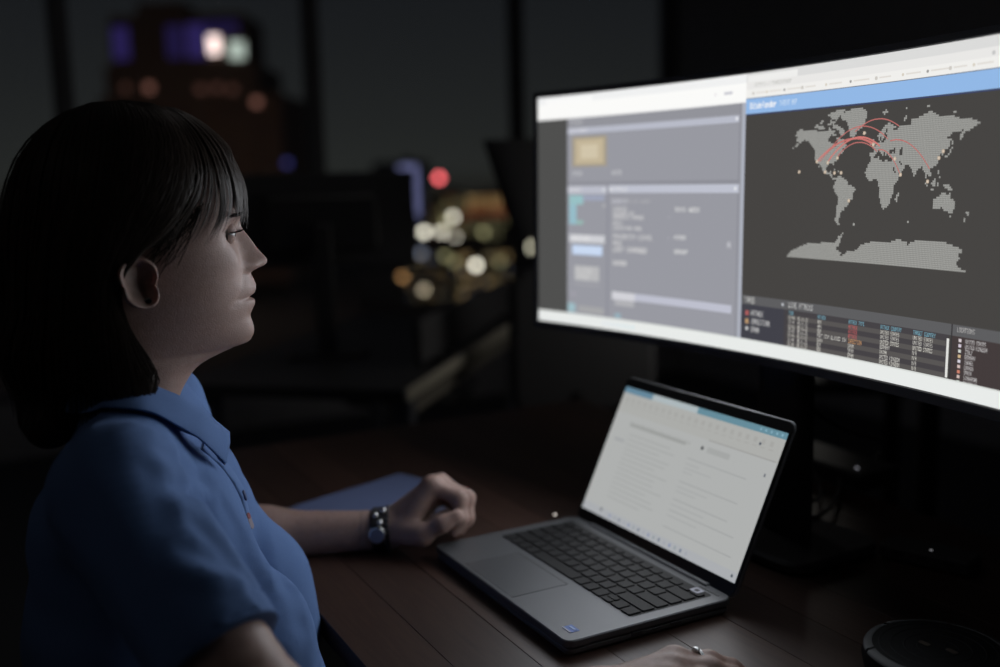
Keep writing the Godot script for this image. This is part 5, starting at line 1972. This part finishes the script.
func neighbours() -> void:
	# the next desk, set at an angle, with a pale edge
	var c1 := on_height(408, 390, 0.73)
	var c2 := on_height(520, 318, 0.73)
	var e := (c2 - c1)
	e.y = 0.0
	e = e.normalized()
	var tb := Basis(e, Vector3.UP, e.cross(Vector3.UP))
	var at := Vector3(c1.x, 0.0, c1.z)
	var t := thing("neighbouring_desk", "dark desk with pale edging between the woman and the windows", "desk", at, tb)
	var top := Geo.new()
	top.box(Vector3(0.65, 0.7155, -0.305), Vector3(1.30, 0.029, 0.59), 0.002)
	part(t, "tabletop", top, M.black)
	var pale := mat(Color(0.80, 0.78, 0.72), 0.35)
	var ed := Geo.new()
	ed.box(Vector3(0.65, 0.7155, -0.005), Vector3(1.30, 0.030, 0.010), 0.002)
	part(t, "edging", ed, pale)
	var ap := Geo.new()
	ap.box(Vector3(0.70, 0.660, -0.035), Vector3(1.16, 0.034, 0.020), 0.002)
	part(t, "rail", ap, mat(Color(0.62, 0.60, 0.56), 0.4, 0.3))
	for q in [[0.09, -0.04], [1.24, -0.04], [0.09, -0.55], [1.24, -0.55]]:
		var lg := Geo.new()
		lg.box(Vector3(q[0], 0.3505, q[1]), Vector3(0.05, 0.701, 0.04), 0.003)
		part(t, "leg", lg, mat(Color(0.45, 0.46, 0.50), 0.4, 0.4))
	# a low black screen panel standing on that desk
	var pn := thing("desk_partition", "low black panel standing along the pale-edged desk", "partition", at + tb * Vector3(0.26, 0.73, -0.06), tb)
	var pg := Geo.new()
	pg.box(Vector3(0.50, 0.066, 0), Vector3(1.0, 0.112, 0.022), 0.004)
	part(pn, "panel", pg, M.black_soft)
	for x in [0.1, 0.9]:
		var ft := Geo.new()
		ft.box(Vector3(x, 0.006, 0), Vector3(0.03, 0.012, 0.08), 0.002)
		part(pn, "foot", ft, M.dark_steel)
	# a switched-off monitor on it, seen from behind
	var mc := px(322, 219.5, 2.80)
	var mn := thing("dark_monitor", "black monitor seen from behind in front of the windows", "monitor", mc, Basis(Vector3.UP, deg_to_rad(8.0)))
	var w := 0.505
	var h := 0.252
	var sh := Geo.new()
	sh.slab(rounded(w, h, 0.008, 3), -0.012, 0.012, 0.003)
	part(mn, "housing", sh, M.black_soft, Vector3.ZERO, Basis(Vector3.RIGHT, PI / 2))
	var bk := Geo.new()
	bk.slab(rounded(w * 0.6, h * 0.6, 0.02, 4), 0.0, 0.028, 0.008)
	part(mn, "back_cover", bk, M.black, Vector3(0, -0.01, 0.010), Basis(Vector3.RIGHT, PI / 2))
	var scn := Geo.new()
	scn.box(Vector3(0, 0.002, -0.0125), Vector3(w - 0.02, h - 0.024, 0.001))
	part(mn, "screen", scn, M.black_gloss)
	var drop := mc.y - 0.73
	var col := Geo.new()
	col.box(Vector3(0, -drop * 0.5, 0.048), Vector3(0.05, drop - 0.02, 0.03), 0.004)
	part(mn, "stand_column", col, M.black)
	var bs := Geo.new()
	bs.slab(rounded(0.22, 0.18, 0.02, 4), -drop, -drop + 0.012, 0.003)
	part(mn, "stand_base", bs, M.black)
	# a tall chair beyond the curved monitor, its tapered headrest against the window
	var hc := px(572, 190, 2.75)
	var ch := thing("high_back_chair", "black high-backed office chair beyond the end of the curved monitor", "chair", Vector3(hc.x, 0, hc.z), Basis(Vector3.UP, 0.15))
	chair_base(ch, 0.47)
	var hr := Geo.new()
	var rows := []
	for i in 8:
		var q := i / 7.0
		var y: float = lerpf(1.035, 1.300, q)
		var hw := lerpf(0.158, 0.238, q)
		var row := []
		for k in 28:
			var an := TAU * k / 28
			var cs := cos(an)
			var sn := sin(an)
			row.append(Vector3(signf(cs) * pow(absf(cs), 0.5) * hw, y, 0.0 + signf(sn) * pow(absf(sn), 0.6) * 0.032))
		rows.append(row)
	hr.skin(rows, true, false)
	for r in [rows[0], rows[7]]:
		hr.face(r, Vector3(0, 1.17, 0))
	part(ch, "headrest", hr, M.black_soft)
	var br := Geo.new()
	br.slab(rounded(0.40, 0.40, 0.06, 5), -0.03, 0.03, 0.015)
	part(ch, "backrest", br, M.black_soft, Vector3(0.02, 0.76, 0.015), Basis(Vector3.RIGHT, PI / 2))
	var ps := Geo.new()
	for x in [-0.05, 0.09]:
		ps.box(Vector3(x, 1.00, 0.01), Vector3(0.018, 0.12, 0.012), 0.003)
	part(ch, "headrest_posts", ps, M.dark_steel)
	var sp := Geo.new()
	sp.tube([Vector3(0, 0.43, 0.10), Vector3(0, 0.44, 0.06), Vector3(0.0, 0.62, 0.035)], [0.02, 0.02, 0.02], 10)
	part(ch, "back_support", sp, M.dark_steel)
	# a mesh-backed chair beyond the next desk: two lamps of the city shine through its netting
	var mcx := px(408, 300, 3.9)
	var me := thing("mesh_chair", "office chair with a black mesh back by the windows", "chair", Vector3(mcx.x, 0, mcx.z), Basis(Vector3.UP, -0.1))
	chair_base(me, 0.44)
	var y0 := 0.50
	var y1 := 0.875
	var fw := 0.17
	var frm := Geo.new()
	var loop := []
	for p in rounded(fw * 2.0, y1 - y0, 0.05, 6):
		loop.append(Vector3(p.x, (y0 + y1) * 0.5 + p.y, 0.0))
	loop.append(loop[0])
	loop.append(loop[1])
	var lr := []
	for i in loop.size():
		lr.append(0.009)
	frm.tube(loop, lr, 8, 1.0, Vector3.BACK)
	part(me, "back_frame", frm, M.black)
	var net := Geo.new()
	var x := -fw + 0.004
	while x < fw:
		net.box(Vector3(x, (y0 + y1) * 0.5, 0), Vector3(0.0022, y1 - y0, 0.0012))
		x += 0.0050
	var y := y0 + 0.004
	while y < y1:
		net.box(Vector3(0, y, 0.0008), Vector3(fw * 2.0, 0.0024, 0.0012))
		y += 0.0062
	var no := part(me, "back_netting", net, M.black_soft)
	no.set_meta("kind", "stuff")
	var sp2 := Geo.new()
	sp2.tube([Vector3(0, 0.42, -0.06), Vector3(0, 0.43, 0.03), Vector3(0, 0.52, 0.004)], [0.018, 0.018, 0.016], 10)
	part(me, "back_support", sp2, M.dark_steel)
	# an unseen lit screen and side table, added to light the pale desk edge
	var sp0 := at + tb * Vector3(0.55, 0.0, 0.95)
	var sb := tb * Basis(Vector3.UP, PI)
	var stt := thing("added_side_table", "narrow black side table added under the unseen lit monitor", "table", sp0, sb)
	var stp := Geo.new()
	stp.box(Vector3(0, 0.715, -0.05), Vector3(0.70, 0.03, 0.40), 0.003)
	part(stt, "tabletop", stp, M.black)
	for q in [[-0.30, -0.20], [0.30, -0.20], [-0.30, 0.10], [0.30, 0.10]]:
		var lg := Geo.new()
		lg.box(Vector3(q[0], 0.35, q[1]), Vector3(0.04, 0.70, 0.04), 0.003)
		part(stt, "leg", lg, M.dark_steel)
	var lm := thing("added_lit_monitor", "small unseen monitor added behind the curved one to light the desk edge", "monitor", sp0 + Vector3(0, 0.73, 0), sb)
	var lh := Geo.new()
	lh.box(Vector3(0, 0.30, 0), Vector3(0.54, 0.32, 0.025), 0.004)
	part(lm, "housing", lh, M.black_soft)
	var ls := Geo.new()
	ls.box(Vector3(0, 0.30, 0.0130), Vector3(0.52, 0.295, 0.001))
	part(lm, "screen", ls, glow(Color(0.80, 0.80, 0.78), 0.25))
	var lc := Geo.new()
	lc.box(Vector3(0, 0.09, -0.03), Vector3(0.05, 0.18, 0.02), 0.003)
	part(lm, "stand_column", lc, M.black)
	var lb := Geo.new()
	lb.slab(rounded(0.20, 0.16, 0.02, 4), 0.0, 0.010, 0.002)
	part(lm, "stand_base", lb, M.black)
	var al := AreaLight3D.new()
	al.name = "desk_edge_fill"
	al.area_size = Vector2(0.52, 0.295)
	al.light_color = Color(1.0, 0.98, 0.94)
	al.light_energy = 0.08
	al.area_range = 12.0
	al.shadow_enabled = true
	lm.add_child(al)
	al.transform = Transform3D(Basis(Vector3.UP, PI), Vector3(0, 0.30, 0.02))


# ---------------------------------------------------------------- the night city outside, lamps and lit windows far out of focus
func flat_box(c: Vector3, s: Vector3) -> Geo:
	var g := Geo.new()
	g.box(c, s)
	return g


# a mast lamp whose head appears at the pixel (x, y); its distance follows from the street below and a mast 9 m tall
func city_lamp(x: float, y: float, c: Color, energy: float, label: String, size := 7.0, mast := 9.0, group := "lamps of the city", far := 0.0) -> void:
	var p := on_height(x, y, GROUND + mast) if far == 0.0 else px(x, y, far)
	mast = p.y - GROUND
	var deep := (p - CAM).dot(-cam_basis.z)
	var r := size / FOCAL * deep * 0.5
	var t := thing("city_lamp", label, "lamp", Vector3(p.x, GROUND, p.z), Basis(), group)
	var m := Geo.new()
	m.tube([Vector3.ZERO, Vector3(0, mast * 0.6, 0), Vector3(0, mast - r, 0)], [0.14, 0.11, 0.08], 8)
	part(t, "mast", m, M.mullion)
	var hd := Geo.new()
	hd.ball(Vector3(0, mast, 0), Vector3.ONE * r, 10)
	part(t, "lamp_globe", hd, glow(c, energy))
	var cp := Geo.new()
	cp.lathe([Vector2(r * 0.5, mast + r * 0.86), Vector2(r * 0.35, mast + r * 1.05), Vector2(0.0, mast + r * 1.1)], 10)
	part(t, "cap", cp, M.mullion)


func lit_windows(b: Node3D, lo: Vector2, hi: Vector2, z: float, nx: int, ny: int, colors: Array, energy: Array, share: float) -> void:
	var sw := (hi.x - lo.x) / nx
	var sh := (hi.y - lo.y) / ny
	var g := flat_box(Vector3.ZERO, Vector3(sw * 0.62, sh * 0.55, 0.1)).mesh()
	var ms := []
	for i in colors.size():
		ms.append(glow(colors[i], energy[i]))
	for i in nx:
		for j in ny:
			if rng.randf() < share:
				part(b, "window", g, ms[rng.randi() % ms.size()], Vector3(lo.x + sw * (i + 0.5), lo.y + sh * (j + 0.5), z + 0.05))


# a block facing the camera between two pixel columns, its roof at pixel row "roof", at the given distance
func city_block(label: String, x0: float, x1: float, roof: float, deep: float, wall: Color) -> Node3D:
	var a := px(x0, roof, deep)
	var b := px(x1, roof, deep)
	var w := (b - a).length()
	var mid := (a + b) * 0.5
	var h := maxf(a.y, b.y) - GROUND
	var t := thing("city_building", label, "building", Vector3(mid.x, GROUND, mid.z))
	var dep := w * 0.6 + 8.0
	part(t, "walls", flat_box(Vector3(0, h * 0.5, -dep * 0.5), Vector3(w, h, dep)), mat(wall, 0.9))
	var rf := Geo.new()
	rf.box(Vector3(0, h + 0.3, -dep * 0.5), Vector3(w * 0.98, 0.6, dep * 0.98))
	rf.box(Vector3(w * 0.12, h + 1.1, -dep * 0.5), Vector3(w * 0.25, 1.6, dep * 0.25))
	part(t, "roof", rf, mat(wall, 0.9))
	t.set_meta("size", Vector2(w, h))
	return t


func city() -> void:
	var gm := mat(Color(0.20, 0.20, 0.20), 0.95)
	var gr := Geo.new()
	gr.box(Vector3(0, GROUND - 0.5, -420), Vector3(1600, 1, 820))
	structure("ground", gr, gm, "dark city ground far below the windows")
	# --- the tower with violet crown lights and a bright sign
	var deep := 190.0
	var k := deep / FOCAL
	var foot := px(182, 176, deep)
	var tw := thing("city_tower", "tall brown tower with violet crown lights and a bright sign", "building", Vector3(foot.x, GROUND, foot.z))
	var brown := mat(Color(0.36, 0.30, 0.265), 0.9)
	# heights above the street from pixel rows; widths from pixel columns
	var hy := func(row: float) -> float: return px(182, row, deep).y - GROUND
	var wx := func(col: float) -> float: return (col + 9.0 - 182.0) * k
	var slab := func(called: String, x0: float, x1: float, row_top: float, row_low: float, d: float, m: Material) -> MeshInstance3D:
		var y0: float = hy.call(row_low)
		var y1: float = hy.call(row_top)
		return part(tw, called, flat_box(Vector3((wx.call(x0) + wx.call(x1)) * 0.5, (y0 + y1) * 0.5, -d * 0.5), Vector3(wx.call(x1) - wx.call(x0), y1 - y0, d)), m)
	slab.call("lower_block", 96, 276, 96, 288, 26.0, brown)
	slab.call("middle_block", 104, 254, 66, 96, 22.0, brown)
	slab.call("crown", 112, 244, 18, 66, 16.0, brown)
	slab.call("roof_cap", 140, 186, 6, 18, 8.0, brown)
	var violet := Color(0.48, 0.40, 0.90)
	for q in [[115, 130, 29, 60, 0.10], [168, 182, 29, 60, 0.06], [187, 206, 28, 60, 0.11], [206, 238, 26, 38, 0.05]]:
		var o: MeshInstance3D = slab.call("violet_light", q[0], q[1], q[2], q[3], 0.3, glow(violet, q[4]))
		o.position.z += 0.16
		tag(o, "violet crown light panel")
	var s1: MeshInstance3D = slab.call("lit_sign", 209, 219, 40, 57, 0.3, glow(Color(1.0, 0.90, 0.87), 2.1))
	s1.position.z += 0.5
	var s2: MeshInstance3D = slab.call("lit_sign", 229, 243, 46, 62, 0.3, glow(Color(0.88, 0.95, 0.90), 0.72))
	s2.position.z += 0.5
	for q in [[147, 88, 0.26], [198, 91, 0.09], [214, 90, 0.09], [229, 92, 0.08], [252, 105, 0.30], [124, 88, 0.06]]:
		var o: MeshInstance3D = slab.call("window", q[0] - 3.5, q[0] + 3.5, q[1] - 3.5, q[1] + 3.5, 0.3, glow(Color(0.95, 0.66, 0.58), q[2]))
		o.position.z += 0.3
	lit_windows(tw, Vector2(wx.call(100), hy.call(280)), Vector2(wx.call(272), hy.call(104)), 0.0, 12, 10, [Color(0.9, 0.55, 0.35), Color(0.9, 0.5, 0.4)], [0.006, 0.004], 0.75)  # faint glowing panes added to tint the tower brown
	# an unseen lamp added low down to wash the tower brown
	var wash := OmniLight3D.new()
	wash.name = "added_tower_wash"
	wash.light_color = Color(1.0, 0.86, 0.76)
	wash.light_energy = 65.0
	wash.light_size = 1.5
	wash.omni_range = 200.0
	wash.omni_attenuation = 2.0
	wash.shadow_enabled = true
	add_child(wash)
	wash.position = Vector3(foot.x + 6.0, GROUND + 22.0, foot.z + 36.0)
	# --- blocks on the skyline between the desk and the curved monitor
	var b1 := city_block("low city block with a pale violet corner strip", 372, 426, 164, 330.0, Color(0.30, 0.29, 0.32))
	var s: Vector2 = b1.get_meta("size")
	var pale := glow(Color(0.70, 0.72, 0.98), 0.40)
	var kk := 330.0 / FOCAL
	var st := part(b1, "corner_light_strip", flat_box(Vector3(s.x * 0.5 - 12.0 * kk, s.y - 28.0 * kk, 0.2), Vector3(5.0 * kk, 50.0 * kk, 0.3)), pale)
	tag(st, "pale violet light strip")
	part(b1, "roof_light_strip", flat_box(Vector3(s.x * 0.5 - 20.0 * kk, s.y - 5.0 * kk, 0.25), Vector3(14.0 * kk, 5.0 * kk, 0.3)), pale)
	lit_windows(b1, Vector2(-s.x * 0.5, 2.0), Vector2(s.x * 0.5, s.y * 0.9), 0.0, 5, 8, [Color(0.7, 0.75, 0.95)], [0.03], 0.5)
	var b2 := city_block("broad city block with dim warm windows", 430, 465, 194, 356.0, Color(0.34, 0.32, 0.26))
	s = b2.get_meta("size")
	lit_windows(b2, Vector2(-s.x * 0.5, 1.0), Vector2(s.x * 0.5, s.y * 0.96), 0.0, 7, 9, [Color(0.95, 0.9, 0.62), Color(0.9, 0.86, 0.7), Color(0.95, 0.62, 0.42)], [0.22, 0.18, 0.16], 0.75)
	var b3 := city_block("brown lit city block beside the tall chair", 466, 507, 196, 335.0, Color(0.42, 0.34, 0.26))
	s = b3.get_meta("size")
	lit_windows(b3, Vector2(-s.x * 0.5, s.y * 0.72), Vector2(s.x * 0.5, s.y * 0.98), 0.0, 6, 3, [Color(0.95, 0.80, 0.55), Color(0.9, 0.70, 0.46)], [0.62, 0.48], 0.95)
	lit_windows(b3, Vector2(-s.x * 0.5, s.y * 0.55), Vector2(s.x * 0.5, s.y * 0.72), 0.0, 6, 2, [Color(0.95, 0.45, 0.32)], [0.26], 0.9)
	lit_windows(b3, Vector2(-s.x * 0.5, 1.0), Vector2(s.x * 0.5, s.y * 0.55), 0.0, 6, 5, [Color(0.9, 0.88, 0.66)], [0.16], 0.7)
	var b4 := city_block("dark low block under the street lamps", 405, 510, 250, 172.0, Color(0.34, 0.31, 0.26))
	s = b4.get_meta("size")
	lit_windows(b4, Vector2(-s.x * 0.5, 0.5), Vector2(s.x * 0.5, s.y * 0.95), 0.0, 16, 4, [Color(0.95, 0.80, 0.56), Color(0.95, 0.86, 0.66), Color(0.7, 0.72, 0.8)], [0.26, 0.18, 0.10], 0.8)
	var b5 := city_block("distant block behind the curved monitor", 509, 640, 205, 360.0, Color(0.30, 0.30, 0.30))
	s = b5.get_meta("size")
	lit_windows(b5, Vector2(-s.x * 0.5, 1.0), Vector2(s.x * 0.5, s.y * 0.95), 0.0, 10, 6, [Color(0.9, 0.85, 0.7)], [0.12], 0.5)
	var b6 := city_block("low block beside the foot of the tower", 268, 372, 186, 340.0, Color(0.30, 0.30, 0.31))
	s = b6.get_meta("size")
	lit_windows(b6, Vector2(-s.x * 0.5, 1.0), Vector2(s.x * 0.5, s.y * 0.95), 0.0, 10, 6, [Color(0.9, 0.8, 0.6)], [0.08], 0.5)
	# --- lamps
	var white := Color(1.0, 0.98, 0.90)
	for q in [
		[424, 232, 4.2, 9.0, "round white lamp right below the pale violet light strip"],
		[441, 232, 4.4, 9.0, "round white lamp overlapping the one below the violet strip"],
		[453, 217, 3.0, 9.0, "topmost white lamp of the cluster under the red beacon"],
		[456, 238, 2.2, 9.5, "greyer lamp half behind the row of white lamps"],
		[476, 265, 4.8, 11.5, "brightest white lamp alone at the bottom of the cluster"],
	]:
		city_lamp(q[0], q[1], white, q[2] * 0.9, q[4], 7.0, q[3], "white lamps of the city")
	for q in [
		[483, 233, 1.2, "dim olive lamp between the white cluster and the tall chair"],
		[445, 256, 0.7, "dim olive lamp under the row of white lamps"],
		[455, 262, 0.6, "faint olive lamp beside the brightest white lamp"],
		[500, 262, 0.5, "faint olive lamp close to the tall chair"],
		[446, 222, 0.8, "added olive globe for a dim glow under the red beacon, touching the topmost white lamp"],  # this globe is added for a diffuse olive glow
	]:
		city_lamp(q[0], q[1], Color(0.86, 0.84, 0.62), q[2], q[3], 7.0, 9.0, "dim olive lamps of the city")
	city_lamp(421, 253, Color(0.66, 0.70, 0.80), 0.8, "dim bluish lamp below the pale violet light strip")
	city_lamp(531, 247, Color(0.95, 0.93, 0.82), 2.0, "pale lamp showing beside the left edge of the curved monitor")
	city_lamp(287, 163, Color(0.46, 0.47, 0.92), 0.26, "dim blue lamp on a tall mast above the dark monitor", 7.0, 9.0, "", 165.0)
	city_lamp(403, 277, Color(1.0, 0.76, 0.50), 2.6, "orange lamp seen through the mesh of the chair by the windows")
	city_lamp(424, 290, Color(1.0, 0.94, 0.80), 3.4, "yellowish lamp seen through the mesh of the chair by the windows")
	# red beacon on a slim pylon above the blocks
	var bp := px(439, 178, 200.0)
	var be := thing("beacon_mast", "slim mast with a red aviation beacon above the city blocks", "beacon", Vector3(bp.x, GROUND, bp.z))
	var ms := Geo.new()
	ms.tube([Vector3.ZERO, Vector3(0, bp.y - GROUND - 0.6, 0)], [0.30, 0.12], 8)
	part(be, "mast", ms, M.mullion)
	var rd := Geo.new()
	rd.ball(Vector3(0, bp.y - GROUND, 0), Vector3.ONE * (7.0 / FOCAL * 200.0 * 0.5), 10)
	part(be, "beacon_light", rd, glow(Color(1.0, 0.42, 0.44), 4.6))
